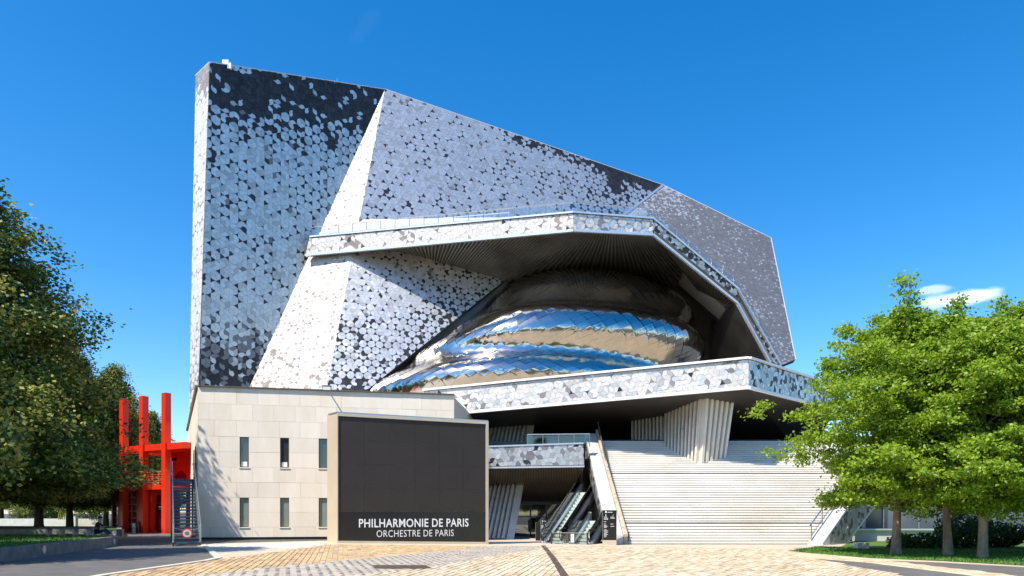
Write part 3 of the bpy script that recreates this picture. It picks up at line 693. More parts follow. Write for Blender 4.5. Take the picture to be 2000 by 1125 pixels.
# ------------------------------------------------------------------ ground
mb = MB(); xs = [-900, -200, -60, -30, -20, -14]+list(np.arange(-12, 2.1, 1.4))+[8, 20, 40, 100, 300, 900]; ys = [-600, -60, 0, 20, 40, 60, 80, 120, 300, 2500]
for i in range(len(xs)-1):
    for j in range(len(ys)-1): mb.poly([(x, y, g(x)-.03) for x, y in ((xs[i], ys[j]), (xs[i+1], ys[j]), (xs[i+1], ys[j+1]), (xs[i], ys[j+1]))])
structure(mb.build('ground', 'ground'))
def gp(*uv): return [tuple(G(u, v)[:2]) for u, v in uv]
near = lambda u, v: tuple(G(u, v)[:2])
kerb_l = gp((60, 1150), (206, 1125), (400, 1097), (428, 1091), (396, 1064))
road_poly = [(-70, 8), (-8.5, 8)]+kerb_l[:0]+[near(60, 1150), near(206, 1125), near(400, 1097), near(428, 1091), near(396, 1062), (-19.2, 42), (-31, 64), (-40, 70), (-70, 70)]
plaza_poly = [(-11, 6), (40, 6), (40, 44), (9, 60), (-8, 60), (-8, 42), near(396, 1062), near(428, 1091), near(400, 1097), near(206, 1125), near(60, 1150)]
def fan_sheet(name, poly, zo, m, parent=None):
    import mathutils.geometry as mg
    tri = mg.tessellate_polygon([[Vector((x, y, 0)) for x, y in poly]]); mb = MB()
    for t in tri:
        q = [poly[i] for i in t]
        a_ = (q[1][0]-q[0][0])*(q[2][1]-q[0][1])-(q[2][0]-q[0][0])*(q[1][1]-q[0][1])
        if a_ < 0: q.reverse()
        x0 = min(p[0] for p in q); x1 = max(p[0] for p in q); cuts = [x0]+[c for c in np.arange(-12, 2.01, 1.0) if x0 < c < x1]+[x1]
        for a, b in zip(cuts[:-1], cuts[1:]):
            r_ = clip2(q, (a, 0), (a, -1)); r_ = clip2(r_, (b, 0), (b, 1)) if len(r_) > 2 else r_
            if len(r_) > 2: mb.poly([(p[0], p[1], g(p[0])+zo) for p in r_])
    return mb.build(name, m, parent)
structure(fan_sheet('road', road_poly, -.012, 'asphalt'))
PL = structure(fan_sheet('plaza', plaza_poly, 0.0, 'plaza_base'))
mb = MB()
for a, b in zip(kerb_l[:-1], kerb_l[1:]): mb.bar((*a, g(a[0])+.0), (*b, g(b[0])+.0), .22, .10)
mb.build('kerb', 'kerb', PL)
path_a = gp((1571, 1089.5), (1692, 1099), (1949, 1131), (2000, 1140)) + [(30, 8), (14, 8)]+gp((1765, 1125))
path_b = gp((1700, 1094), (1840, 1099), (2000, 1108), (2300, 1122))+[(45, 12)]+gp((2000, 1128), (1949, 1121.5))
structure(fan_sheet('path', path_a, .006, 'path')); structure(fan_sheet('side_path', path_b, .006, 'path'))
lawn_poly = gp((1543, 1076.5), (1600, 1082), (1700, 1090), (1840, 1096), (2000, 1105), (2300, 1118))+[(70, 22), (70, 46), (23, 46)]+gp((1640, 1069), (1575, 1071))
LW = structure(fan_sheet('lawn', lawn_poly, .02, 'lawn'))
# setts
drain = [near(1061, 1066), near(1080, 1090), near(1112, 1140)]
dx = lambda y: np.interp(y, [drain[2][1], drain[1][1], drain[0][1]], [drain[2][0], drain[1][0], drain[0][0]])
z_tan = gp((430, 1092), (560, 1076), (640, 1064), (955, 1067), (860, 1077), (700, 1092), (560, 1106), (330, 1130), (60, 1160), (206, 1125), (400, 1098))
z_grey = gp((560, 1106), (700, 1092), (860, 1077), (960, 1067), (1058, 1067), (1060, 1072), (960, 1087), (850, 1107), (700, 1125), (520, 1165), (0, 1190), (330, 1130))
z_mid = gp((1062, 1072), (960, 1087), (850, 1107), (700, 1125), (520, 1165), (300, 1230), (1150, 1230), (1112, 1140), (1080, 1090))
z_right = gp((1064, 1067), (1225, 1067), (1545, 1074), (1571, 1088), (1765, 1125), (2100, 1190), (2100, 1230), (1150, 1230), (1112, 1140), (1082, 1090))
z_strip = gp((1545, 1078), (1700, 1091.5), (1949, 1121), (2080, 1138), (2080, 1150), (1949, 1130), (1692, 1098), (1571, 1089))
cover = gp((727, 1105), (832, 1105), (845, 1111.5), (736, 1111.5))
SETTS = []
def lay(zone, ang, w_, l_, mi, bond=True):
    c_, s_ = math.cos(R(ang)), math.sin(R(ang)); zx = [p[0] for p in zone]; zy = [p[1] for p in zone]
    cx, cy = (min(zx)+max(zx))/2, (min(zy)+max(zy))/2; ext_ = max(max(zx)-min(zx), max(zy)-min(zy))*.75
    ni, nj = int(ext_/w_)+1, int(ext_/l_)+1
    for i in range(-ni, ni+1):
        for j in range(-nj, nj+1):
            lx, ly = i*w_, (j+(.5 if (bond and i % 2) else 0))*l_; x, y = cx+lx*c_-ly*s_, cy+lx*s_+ly*c_
            if y < 13 or not inside((x, y), zone) or inside((x, y), cover) or abs(x-dx(y)) < .17: continue
            hw, hl = w_/2-.007, l_/2-.008; z = g(x)+.02+random.uniform(-.006, .007); tx, ty = random.gauss(0, .012), random.gauss(0, .008); j_ = random.uniform(.9, 1)
            top_ = []; bot = []
            for sx, sy in ((-1, -1), (1, -1), (1, 1), (-1, 1)):
                px_, py_ = sx*hw*j_, sy*hl; top_.append((x+px_*c_*.94-py_*s_*.97, y+px_*s_*.94+py_*c_*.97, z+px_*tx+py_*ty)); bot.append((x+px_*c_-py_*s_, y+px_*s_+py_*c_, g(x)-.004))
            u, v = pix((x, y, z)); fr = -20 < u < 2020 and v < 1130
            SETTS.append((y if fr else y+100, top_, bot, mi))
lay(z_tan, 14, .20, .42, 1); lay(z_grey, 62, .20, .42, 2); lay(z_mid, -9, .23, .55, 0); lay(z_right, -38, .23, .60, 0); lay(z_strip, 30, .2, .4, 0)
SETTS.sort(key=lambda q: q[0]); SM = ['sett_stone', 'sett_tan', 'sett_grey']
FS = [[0, 1, 2, 3], [1, 0, 4, 5], [2, 1, 5, 6], [3, 2, 6, 7], [0, 3, 7, 4]]
for y_, t_, b_, mi in SETTS[:300]:
    mb = MB(); mb.v = t_+b_; mb.f = [list(f_) for f_ in FS]; mb.m = [0]*5; mb.build('sett', SM[mi], PL, fix=False)
mb = MB()
for y_, t_, b_, mi in SETTS[300:]:
    i0 = len(mb.v); mb.v += t_+b_; mb.f += [[x+i0 for x in f_] for f_ in FS]; mb.m += [mi]*5
o = mb.build('sett_paving', SM, PL, fix=False); o['kind'] = 'stuff'
mb = MB()
for a, b in zip(drain[:-1], drain[1:]): mb.bar((*a, g(a[0])+.0), (*b, g(b[0])+.0), .24, .05)
mb.build('drain_channel', 'rust', PL)
dc = MB().prism([(*p, g(p[0])-.01) for p in cover], (0, 0, .035)).build('drain_cover', 'rust', PL)
# smooth pavers beside the annex
n_p = 0
for i in range(40):
    for j in range(10):
        x, y = -18.5+i*.5+(.25 if j % 2 else 0), 31.5+j*1.0
        if inside((x, y), gp((400, 1064), (640, 1060), (640, 1063), (560, 1075), (430, 1091))):
            MB().box(x-.24, x+.24, y-.48, y+.48, g(x)-.01, g(x)+.012).build('paver', 'paver', PL); n_p += 1

# ------------------------------------------------------------------ stone annex
FA = Vector((-18.85, 41, 0)); FB = Vector((-3.73, 44, -.2)); SF = Vector((-30.0, 63.2, 0)); HT = 9.2
ANX = thing('stone_annex', 'cream stone-clad two-storey annex with narrow upright windows', 'building', (-13, 48, 0))
tf = (FB-FA); tf.z = 0; LF = tf.length; tf.normalize(); nf = Vector((tf.y, -tf.x, 0))
tsd = (SF-FA); LS = tsd.length; tsd.normalize(); ns_ = Vector((-tsd.y, tsd.x, 0))
if ns_.dot(Vector((-1, -1, 0))) < 0: ns_ = -ns_
TH = .17
foot = [FA-nf*TH-ns_*TH*0+Vector((.12, 0, 0)), Vector((FB.x-.05, FB.y, 0))-nf*TH, Vector((-2.9, 55, 0)), Vector((-9, 63.5, 0)), SF+Vector((.3, 0, 0))]
foot = [Vector((p.x, p.y, -.3)) for p in foot]
MB().prism(foot, (0, 0, HT+.25)).build('wall_core', 'joint', ANX)
fpl = Plane(FA, FB, FA+Vector((0, 0, 5)))
def sz(u, v): p = fpl.at(u, v); return (p-FA).dot(tf), p.z
wc = [(sz(468, 900)[0], sz(486, 900)[0]), (sz(547, 900)[0], sz(564.5, 900)[0]), (sz(622.5, 900)[0], sz(640, 900)[0])]
sp_ = wc[2][0]-wc[1][0]; wc += [(wc[2][0]+sp_*k, wc[2][1]+sp_*k) for k in (1, 2)]
wr = [(sz(510, 1029.5)[1], sz(510, 972)[1]), (sz(510, 913)[1], sz(510, 854)[1])]
def split(a, b, m_):
    n = max(1, round((b-a)/m_)); return [a+(b-a)*k/n for k in range(n)]
rows = split(.13, wr[0][0], .8)+split(wr[0][0], wr[0][1], .95)+split(wr[0][1], wr[1][0], .85)+split(wr[1][0], wr[1][1], .95)+split(wr[1][1], HT-.02, .85)+[HT-.02]
def fpt(s_, z, off=0.0): return FA+tf*s_+nf*off+Vector((0, 0, z))
for ri, (z0, z1) in enumerate(zip(rows[:-1], rows[1:])):
    inw = any(a-.01 <= z0 and z1 <= b+.01 for a, b in wr)
    if inw:
        cuts = [0]
        for a, b in wc: cuts += split(cuts[-1], a, 1.25)[1:]+[a, b]
        cuts += split(cuts[-1], LF, 1.25)[1:]+[LF]
    else: cuts = [0]+[x for x in np.arange(.62+(.31 if ri % 2 else 0), LF-.3, 1.24)]+[LF]
    for a, b in zip(cuts[:-1], cuts[1:]):
        if inw and any(abs(a-w0) < .01 for w0, w1 in wc): continue
        gp_ = .004; jz = .012 if abs(z1-wr[0][1]) < .3 else gp_
        d_ = random.uniform(-.004, .004)
        MB().prism([fpt(a+gp_, z0+gp_, d_), fpt(b-gp_, z0+gp_, d_), fpt(b-gp_, z1-gp_, d_), fpt(a+gp_, z1-gp_, d_)], -nf*(TH-.01)).build('stone_panel', 'stone', ANX)
for ci, (a, b) in enumerate(wc):
    for rj, (z0, z1) in enumerate(wr):
        q = lambda s0, s1, h0, h1, off: [fpt(s0, h0, off), fpt(s1, h0, off), fpt(s1, h1, off), fpt(s0, h1, off)]
        mb = MB()
        for s0, s1, h0, h1 in ((a, a+.04, z0, z1), (b-.04, b, z0, z1), (a+.04, b-.04, z0, z0+.05), (a+.04, b-.04, z1-.05, z1)): mb.prism(q(s0, s1, h0, h1, -TH+.06), -nf*.055)
        wdw = mb.build('window', 'window_frame', ANX)
        MB().prism(q(a+.04, b-.04, z0+.05, z1-.05, -TH+.03), -nf*.02).build('pane', 'blind_green' if rj == 0 else 'window_glass', wdw)
        MB().prism(q(a-.04, b+.05, z0-.06, z0, .05), -nf*.15).build('sill', 'stone', wdw)
        if rj == 1 and ci < 2: MB().prism(q(a+.08, b-.12, z0+.06, z0+.35, -TH+.036), -nf*.004).build('paper_stack', 'white_paint', wdw)
# side wall
def spt(s_, z, off=0.0): return FA+tsd*s_+ns_*off+Vector((0, 0, z))
for z0, z1 in ((.05, 2.95), (2.96, 5.95), (5.96, HT-.02)):
    for k in range(8):
        a, b = LS*k/8, LS*(k+1)/8-.01; MB().prism([spt(a, z0, .02), spt(b, z0, .02), spt(b, z1, .02), spt(a, z1, .02)], -ns_*.16).build('stone_panel', 'stone', ANX)
for s_ in (3.0, 6.0):
    dr = MB().prism([spt(s_, 3.75, .03), spt(s_+1.0, 3.75, .03), spt(s_+1.0, 5.9, .03), spt(s_, 5.9, .03)], ns_*.03).build('side_door', 'window_frame', ANX)
    MB().prism([spt(s_+.12, 4.6, .062), spt(s_+.88, 4.6, .062), spt(s_+.88, 5.7, .062), spt(s_+.12, 5.7, .062)], ns_*.01).build('pane', 'window_glass', dr)
mb = MB(); z = Vector((0, 0, HT+.03)); mb.bar(FA+z+nf*-.02, Vector((FB.x, FB.y, HT+.03))+nf*-.02, .30, .07); mb.bar(FA+z+ns_*.02, SF+z+ns_*.02, .30, .07); mb.build('coping', 'window_frame', ANX)
mb = MB(); mb.prism([fpt(.02, .0, -.1), fpt(LF, -.2, -.1), fpt(LF, .128, -.1), fpt(.02, .128, -.1)], -nf*.05); mb.build('plinth', 'dark_steel', ANX)
# floodlight on the roof edge
p = fpt(sz(640, 768)[0], HT+.05); FLD = thing('floodlight', 'small box floodlight on a bracket on the annex roof edge', 'lamp', p)
a = p+nf*.75; mb = MB(); mb.bar(p-nf*.25+Vector((0, 0, .02)), a+Vector((0, 0, .02)), .06, .05); mb.build('arm', 'dark_steel', FLD)
MB().hexa([a+tf*-.28+Vector((0, 0, -.12)), a+tf*.28+Vector((0, 0, -.12)), a+tf*.28+nf*.22+Vector((0, 0, -.2)), a+tf*-.28+nf*.22+Vector((0, 0, -.2))],
          [a+tf*-.28+Vector((0, 0, .16)), a+tf*.28+Vector((0, 0, .16)), a+tf*.28+nf*.22+Vector((0, 0, .06)), a+tf*-.28+nf*.22+Vector((0, 0, .06))]).build('lamp_housing', 'dark_steel', FLD)
MB().prism([a+tf*-.24+nf*.226+Vector((0, 0, -.17)), a+tf*.24+nf*.226+Vector((0, 0, -.17)), a+tf*.24+nf*.226+Vector((0, 0, .03)), a+tf*-.24+nf*.226+Vector((0, 0, .03))], nf*.01).build('lens', 'lamp_white', FLD)

# ------------------------------------------------------------------ billboard screen with lettering
b0, b1 = Vector((-9.44, 36.8, g(-9.44)-.03)), Vector((-1.42, 40.3, g(-1.42)-.03)); HB = 6.97; dep = Vector((-.78, .95, 0))
SC = thing('display_screen', 'large dark display screen in a beige metal box with PHILHARMONIE DE PARIS lettering', 'screen', (-5.5, 39, -.15))
bt0, bt1 = Vector((b0.x, b0.y, HB)), Vector((b1.x, b1.y, HB)); MB().prism([b0, b1, bt1, bt0], dep).build('case', 'frame_beige', SC)
tn_ = (b1-b0); tn_.z = 0; LB = tn_.length; tn_.normalize(); nb = Vector((tn_.y, -tn_.x, 0))
def bp(s_, z, off=0.0): return Vector((b0.x, b0.y, 0))+tn_*s_+nb*off+Vector((0, 0, z))
zb0, zb1 = b0.z, b1.z; fw = .13
fm = MB(); fm.prism([bp(0, zb0), bp(LB, zb1), bp(LB, zb1+.16), bp(0, zb0+.16)], nb*.10); fm.prism([bp(0, HB-.14), bp(LB, HB-.14), bp(LB, HB+.02), bp(0, HB+.02)], nb*.10)
fm.prism([bp(0, zb0+.16), bp(.05, zb0+.16), bp(.05, HB-.14), bp(0, HB-.14)], nb*.10); fm.prism([bp(LB-.16, zb1+.16), bp(LB, zb1+.16), bp(LB, HB-.14), bp(LB-.16, HB-.14)], nb*.10); fm.build('frame', 'frame_beige', SC)
MB().prism([bp(-.02, HB+.021), bp(LB+.02, HB+.021), bp(LB+.02, HB+.021)+dep*.9, bp(-.02, HB+.021)+dep*.9], (0, 0, .08)).build('top_cap', 'steel', SC)
spn = Plane(bp(0, 0, .03), bp(LB, 0, .03), bp(0, 5, .03))
ZL = 1.66
for k in range(6):
    for j in range(4):
        x0, x1 = .05+(LB-.21)*k/6, .05+(LB-.21)*(k+1)/6; z0, z1 = ZL+.01+(HB-.14-ZL)*j/4, ZL+.01+(HB-.15-ZL)*(j+1)/4
        MB().prism([bp(x0+.003, z0, .002), bp(x1-.003, z0, .002), bp(x1-.003, z1-.004, .002), bp(x0+.003, z1-.004, .002)], nb*.03).build('screen_module', 'screen', SC)
lp = MB().prism([bp(.05, zb0+.161, .002), bp(LB-.16, zb1+.161, .002), bp(LB-.16, ZL, .002), bp(.05, ZL, .002)], nb*.035).build('name_panel', 'sign_black', SC)
def text_pts(s_, bold=0.0):
    cu = bpy.data.curves.new('lettering', 'FONT'); cu.body = s_; cu.resolution_u = 3; cu.offset = bold; cu.space_character = 1.06
    to = bpy.data.objects.new('lettering', cu); C.objects.link(to); bpy.context.view_layer.update()
    me = bpy.data.meshes.new_from_object(to.evaluated_get(bpy.context.evaluated_depsgraph_get())); bpy.data.objects.remove(to); return me
def put_text(s_, u0, u1, vt, vb, parent, bold):
    me = text_pts(s_, bold); co = np.empty(len(me.vertices)*3); me.vertices.foreach_get('co', co); co = co.reshape(-1, 3)
    lo, hi = co.min(0), co.max(0); k = .039
    p0, p1 = spn.at(u0, (vt+vb)/2), spn.at(u1, (vt+vb)/2); pm = (u0+u1)/2; zt, zb = spn.at(pm, vt).z, spn.at(pm, vb).z
    s0, s1 = (p0-b0).dot(tn_), (p1-b0).dot(tn_)
    me2 = []
    for x, y, _ in co: me2 += list(bp(s0+(x-lo[0])/(hi[0]-lo[0])*(s1-s0), zb+(y-lo[1])/(hi[1]-lo[1])*(zt-zb), .042))
    me.vertices.foreach_set('co', me2); me.update(); bm = bmesh.new(); bm.from_mesh(me); bm.verts.ensure_lookup_table(); seen = set(); first = []
    bmesh.ops.remove_doubles(bm, verts=bm.verts, dist=1e-5); bm.verts.ensure_lookup_table(); bm.verts.index_update()
    for v0 in bm.verts:                                   # every letter a part of its own
        if v0.index in seen: continue
        st = [v0]; comp = []; seen.add(v0.index)
        while st:
            q = st.pop(); comp.append(q)
            for e_ in q.link_edges:
                o_ = e_.other_vert(q)
                if o_.index not in seen: seen.add(o_.index); st.append(o_)
        ix = {q.index: i for i, q in enumerate(comp)}; fs = {f_ for q in comp for f_ in q.link_faces}
        lm = MB(); n_ = len(comp); lm.v = [tuple(q.co) for q in comp]; lm.f = [[ix[q.index] for q in f_.verts] for f_ in fs]; lm.m = [0]*len(lm.f)
        lm.build('letter', 'white_paint', parent, fix=False)
    bm.free()
put_text('PHILHARMONIE DE PARIS', 701, 915, 1013, 1029.5, lp, .012); put_text('ORCHESTRE DE PARIS', 735.5, 886, 1035, 1048, lp, -.006)

# ------------------------------------------------------------------ blue-grey metal stair
d_s = Vector((-.452, .892, 0)); q_s = Vector((.892, .452, 0)); s_base = Vector((-15.95, 33.5, -.01)); MS = thing('metal_stair', 'blue-grey open-tread metal stair with wire-mesh landing beside the annex', 'stair', s_base)
n_t = 20; rs, rn_ = 3.66/n_t, 8.9/n_t
def mp(r_, w_, z): return s_base+d_s*r_+q_s*w_+Vector((0, 0, z))
for k in range(n_t):
    MB().hexa([mp(rn_*k, -.54, rs*(k+1)-.05), mp(rn_*k, .54, rs*(k+1)-.05), mp(rn_*k+.3, .54, rs*(k+1)-.05), mp(rn_*k+.3, -.54, rs*(k+1)-.05)],
              [mp(rn_*k, -.54, rs*(k+1)), mp(rn_*k, .54, rs*(k+1)), mp(rn_*k+.3, .54, rs*(k+1)), mp(rn_*k+.3, -.54, rs*(k+1))]).build('tread', 'stair_blue', MS)
    MB().hexa([mp(rn_*k+.02, -.54, rs*k+.06), mp(rn_*k+.02, .54, rs*k+.06), mp(rn_*k+.05, .54, rs*k+.06), mp(rn_*k+.05, -.54, rs*k+.06)],
              [mp(rn_*k+.02, -.54, rs*k+.12), mp(rn_*k+.02, .54, rs*k+.12), mp(rn_*k+.05, .54, rs*k+.12), mp(rn_*k+.05, -.54, rs*k+.12)]).build('riser_bar', 'stair_blue', MS)
for w_ in (-.6, .6):
    mb = MB(); mb.bar(mp(-.1, w_, .05), mp(8.9, w_, 3.66), .08, .30); mb.build('stringer', 'stair_blue', MS)
    mb = MB(); mb.tube([mp(0, w_, 0), mp(0, w_, 1.05), mp(8.9, w_, 4.7), mp(11.2, w_, 4.7)], .035, 6); hr = mb.build('handrail', 'steel', MS)
    for k in range(8): MB().tube([mp(8.9*k/7, w_, 3.66*k/7), mp(8.9*k/7, w_, 3.66*k/7+1.05)], .03, 5).build('post', 'steel', hr)
    for h_ in (.4, .72): MB().tube([mp(0, w_, h_), mp(8.9, w_, 3.66+h_), mp(11.2, w_, 3.66+h_)], .014, 4).build('rail', 'steel', hr)
mb = MB(); mb.hexa([mp(8.9, -.66, 3.56), mp(8.9, .9, 3.56), mp(11.4, .9, 3.56), mp(11.4, -.66, 3.56)], [mp(8.9, -.66, 3.66), mp(8.9, .9, 3.66), mp(11.4, .9, 3.66), mp(11.4, -.66, 3.66)]); mb.build('landing', 'stair_blue', MS)
for w_ in (-.6, .6): MB().tube([mp(11.2, w_, -.02), mp(11.2, w_, 3.6)], .06, 6).build('landing_post', 'stair_blue', MS)
MB().prism([mp(9.0, -.64, 3.7), mp(11.2, -.64, 3.7), mp(11.2, -.64, 4.95), mp(9.0, -.64, 4.95)], q_s*-.03).build('mesh_panel', 'cap_grey', MS)
sg = mp(-.06, .0, .62); SGN = thing('no_entry_sign', 'small round red-rimmed notice hung on a chain across the metal stair', 'sign', sg)
def disc(c_, ax_u, ax_v, r0, r1, n=24):
    mb = MB(); nn = ax_u.cross(ax_v)*.012
    for k in range(n):
        a, b = 2*math.pi*k/n, 2*math.pi*(k+1)/n; f_ = lambda t, r: c_+ax_u*(r*math.cos(t))+ax_v*(r*math.sin(t))
        mb.prism([f_(a, r0), f_(a, r1), f_(b, r1), f_(b, r0)] if r0 > 0 else [c_, f_(a, r1), f_(b, r1)], nn)
    return mb
zz = Vector((0, 0, 1)); disc(sg, q_s, zz, .19, .25).build('rim', 'sign_red', SGN); disc(sg, q_s, zz, 0, .19).build('face', 'sign_cream', SGN)
mb = MB(); fo = d_s*-.016
for z in (.06, .0, -.06): mb.prism([sg+fo+q_s*-.09+zz*(z-.012), sg+fo+q_s*.09+zz*(z-.012), sg+fo+q_s*.09+zz*(z+.012), sg+fo+q_s*-.09+zz*(z+.012)], d_s*-.003)
mb.build('marks', 'dark_steel', SGN); MB().tube([mp(0, -.58, .85), mp(-.05, 0, .78), mp(0, .58, .85)], .015, 4).build('chain', 'steel', SGN)

# ------------------------------------------------------------------ red folly
c1 = Vector((-27.35, 54, -.02)); fx = Vector((-.868, .496, 0)); fy = Vector((.496, .868, 0))
RF = thing('red_pavilion', 'bright red enamelled steel pavilion with tall free-standing posts and a balcony', 'pavilion', c1)
def L(x, y, z): return c1+fx*x+fy*y+Vector((0, 0, z))
def rb(name, x0, x1, y0, y1, z0, z1, m='red', par=None):
    return MB().prism([L(x0, y0, z0), L(x1, y0, z0), L(x1, y1, z0), L(x0, y1, z0)], (0, 0, z1-z0)).build(name, m, par or RF)
for x in (0, 2.95, 5.7): rb('post', x-.25, x+.25, -.25, .25, 0, 11.1)
rb('wall', .3, .75, .3, .6, 0, 3.5); rb('wall', 2.36, 4.38, .3, .6, 0, 3.5); rb('wall', .752, 2.358, .3, .6, 3.1, 3.5)
rb('rear_wall', -2.2, 6.2, 6.8, 7.0, 0, 3.5); rb('side_wall', 8.22, 8.4, .5, 6.8, 0, 3.5, 'dark_red')
dr = rb('door', .752, 2.358, .75, .85, 0, 3.1, 'dark_red'); rb('sign_plate', .80, 2.30, .70, .748, 1.75, 2.35, 'sign_black', dr)
for k in range(3): rb('letter', 1.45-.0+.22*k, 1.6+.22*k, .694, .699, 2.08, 2.16, 'lamp_white', dr)
for k in range(4): rb('letter', 1.5+.15*k, 1.58+.15*k, .694, .699, 1.9, 1.95, 'lamp_white', dr)
rb('deck', -.1, 6.3, .0, 6.8, 3.502, 3.9); rb('deck', -2.3, -.102, 1.6, 6.8, 3.502, 3.9); rb('recess_wall', -2.2, .28, 1.9, 2.1, 0, 3.5, 'dark_red')
def glazed(x0, x1, y, z0, z1, nx, nz, m):
    w_ = rb('window', x0, x1, y+.08, y+.12, z0, z1, 'window_glass')
    for k in range(nx+1): a = x0+(x1-x0)*k/nx; rb('mullion', a-.05, a+.05, y, y+.078, z0, z1, m, w_)
    for k in range(nz+1): z = z0+(z1-z0)*k/nz; rb('glazing_bar', x0+.05, x1-.05, y+.012, y+.07, z-.04, z+.04, m, w_)
glazed(4.42, 6.0, .32, .1, 3.45, 2, 6, 'pink_rail'); glazed(6.2, 8.2, .6, .1, 3.45, 3, 6, 'dark_red')
rb('ring_beam', -2.5, 6.2, -.12, .12, 6.62, 7.12); rb('ring_beam', -2.5, 6.2, 3.6, 3.84, 6.62, 7.12); rb('ring_beam', -2.502, -2.2, .121, 3.6, 6.63, 7.11); rb('ring_beam', 5.95, 6.19, .122, 3.6, 6.63, 7.11)
rb('roof', -2.2, 4.0, .13, 3.59, 6.64, 6.8)
uw = MB(); arch = [L(2.9, 2.2, 3.9), L(2.9, 2.2, 6.63), L(-2.2, 2.2, 6.63), L(-2.2, 2.2, 3.9), L(.5, 2.2, 3.9)]
for k in range(9):
    t = math.pi*k/8/1.0; 
    if t <= math.pi: arch.append(L(1.55-1.05*math.cos(t), 2.2, 4.2+.95*math.sin(t)))
arch.append(L(2.6, 2.2, 3.9))
uw.prism(arch, fy*.25); uw.build('upper_wall', 'red', RF)
rb('dark_opening', .4, 2.7, 2.5, 2.6, 3.9, 5.4, 'dark_red'); rb('upper_door', -1.0, -.45, 2.12, 2.19, 3.92, 5.6, 'dark_steel')
rb('roof_block', -3.2, -1.2, 2.3, 5.0, 6.81, 9.7); rb('upper_side', -2.2, -1.9, 2.46, 6.6, 3.9, 6.62)
for x0, x1 in ((.25, 2.7), (3.2, 5.45)):
    bl = rb('balustrade', x0, x1, .02, .10, 4.88, 4.96, 'pink_rail')
    for k in range(5): rb('bar', x0, x1, .04, .08, 4.05+.16*k, 4.09+.16*k, 'pink_rail', bl)
    for k in range(4): a = x0+(x1-x0)*k/3; rb('baluster', a-.03, a+.03, .03, .09, 3.9, 4.88, 'pink_rail', bl)
rb('wall_lamp', 1.9, 2.1, 1.9, 2.2, 6.0, 6.2, 'dark_steel')
bb = L(3.55, -.35, 0); BN = thing('litter_bin', 'white cylindrical litter bin with a black bag against the red wall', 'bin', bb)
MB().tube([bb, bb+zz*.8], .22, 14).build('drum', 'bin_white', BN); MB().tube([bb+zz*.78, bb+zz*.84], .24, 14).build('rim', 'dark_steel', BN)
MB().tube([bb+fx*-.42+zz*0, bb+fx*-.40+zz*.4, bb+fx*-.30+zz*.8, bb+fx*-.34+zz*.98], [.14, .17, .13, .05], 9).build('bag', 'bag_black', BN)

# ------------------------------------------------------------------ planted beds with low concrete walls on the left
def bed(name, label, line, h, lawn_poly_, grass_m):
    w_ = thing(name, label, 'wall', Vector((*line[0], 0)))
    for a, b in zip(line[:-1], line[1:]):
        a3, b3 = Vector((*a, -.03)), Vector((*b, -.03)); d = (b3-a3).normalized(); sd = Vector((-d.y, d.x, 0))
        n = max(1, round((b3-a3).length/4))
        for k in range(n):
            p, q = lerp(a3, b3, k/n), lerp(a3, b3, (k+1)/n)-d*.012; MB().prism([p, q, q+sd*.32, p+sd*.32], (0, 0, h+.03)).build('wall_block', 'wall_concrete', w_)
    mb = MB(); mb.poly([(x, y, h-.05) for x, y in lawn_poly_]); structure(mb.build('bed_lawn', grass_m)); return w_
BW1 = bed('planter_wall', 'long low dark concrete planter wall with two round lamps', [(-13.9, 11.5), (-16.65, 22.2), (-19.4, 33.6), (-24.6, 38.2)], .45, [(-14.1, 11.5), (-16.8, 22.2), (-19.5, 33.6), (-24.6, 38.0), (-70, 38), (-70, 11.5)], 'lawn')
BW2 = bed('planter_wall', 'low concrete planter wall by the red pavilion with one round lamp', [(-60, 44.5), (-26.4, 46.2), (-33.5, 58.5)], .5, [(-60, 44.6), (-26.6, 46.3), (-33.7, 58.5), (-50, 62), (-90, 62), (-90, 44.6)], 'lawn')
def round_lamp(p, nrm, label):
    r_ = thing('wall_lamp', label, 'lamp', p); a_ = Vector((0, 0, 1)); b_ = a_.cross(nrm).normalized()
    disc(p, b_, a_, .10, .17).build('rim', 'steel', r_); disc(p, b_, a_, 0, .10).build('lens', 'lamp_white', r_)
def wall_pt(a, b, u):
    a, b = Vector((*a, 0)), Vector((*b, 0)); k = (u-1000)/F; t = (a.x-k*a.y)/(k*(b.y-a.y)-(b.x-a.x)); p = lerp(a, b, t); d = (b-a).normalized(); n = Vector((d.y, -d.x, 0)); return p+n*.002+Vector((0, 0, .24)), n
p, n = wall_pt((-16.65, 22.2), (-19.4, 33.6), 86); round_lamp(p, n, 'round recessed lamp in the middle of the long planter wall')
p, n = wall_pt((-16.65, 22.2), (-19.4, 33.6), 223); round_lamp(p, n, 'round recessed lamp at the end of the long planter wall')
p, n = wall_pt((-60, 44.5), (-26.4, 46.2), 223); round_lamp(p, n, 'round recessed lamp in the planter wall by the red pavilion')
p0, p1 = P(84, 1030, 36.6), P(184, 1035, 35.6); p0.z = p1.z = .80; bn = thing('bench', 'long dark slab bench on the shaded lawn', 'bench', Vector((p0.x, p0.y, .4)))
mb = MB(); mb.bar(p0, p1, .5, .08); mb.build('seat', 'wall_concrete', bn)
for t in (.12, .38, .64, .9): q = lerp(p0, p1, t); MB().box(q.x-.06, q.x+.06, q.y-.18, q.y+.18, .38, .77).build('leg', 'concrete', bn)
FWL = MB()
FWL.prism([(-64, 80, -.05), (-44, 78, -.05), (-44, 78.4, -.05), (-64, 80.4, -.05)], (0, 0, 1.0)); FWL.prism([(-51, 77.5, -.05), (-49.5, 77.4, -.05), (-49.5, 77.9, -.05), (-51, 77.99, -.05)], (0, 0, 1.25))
tag(FWL.build('boundary_wall', 'concrete'), 'pale low wall in the sunlit park behind the tree trunks', 'wall')
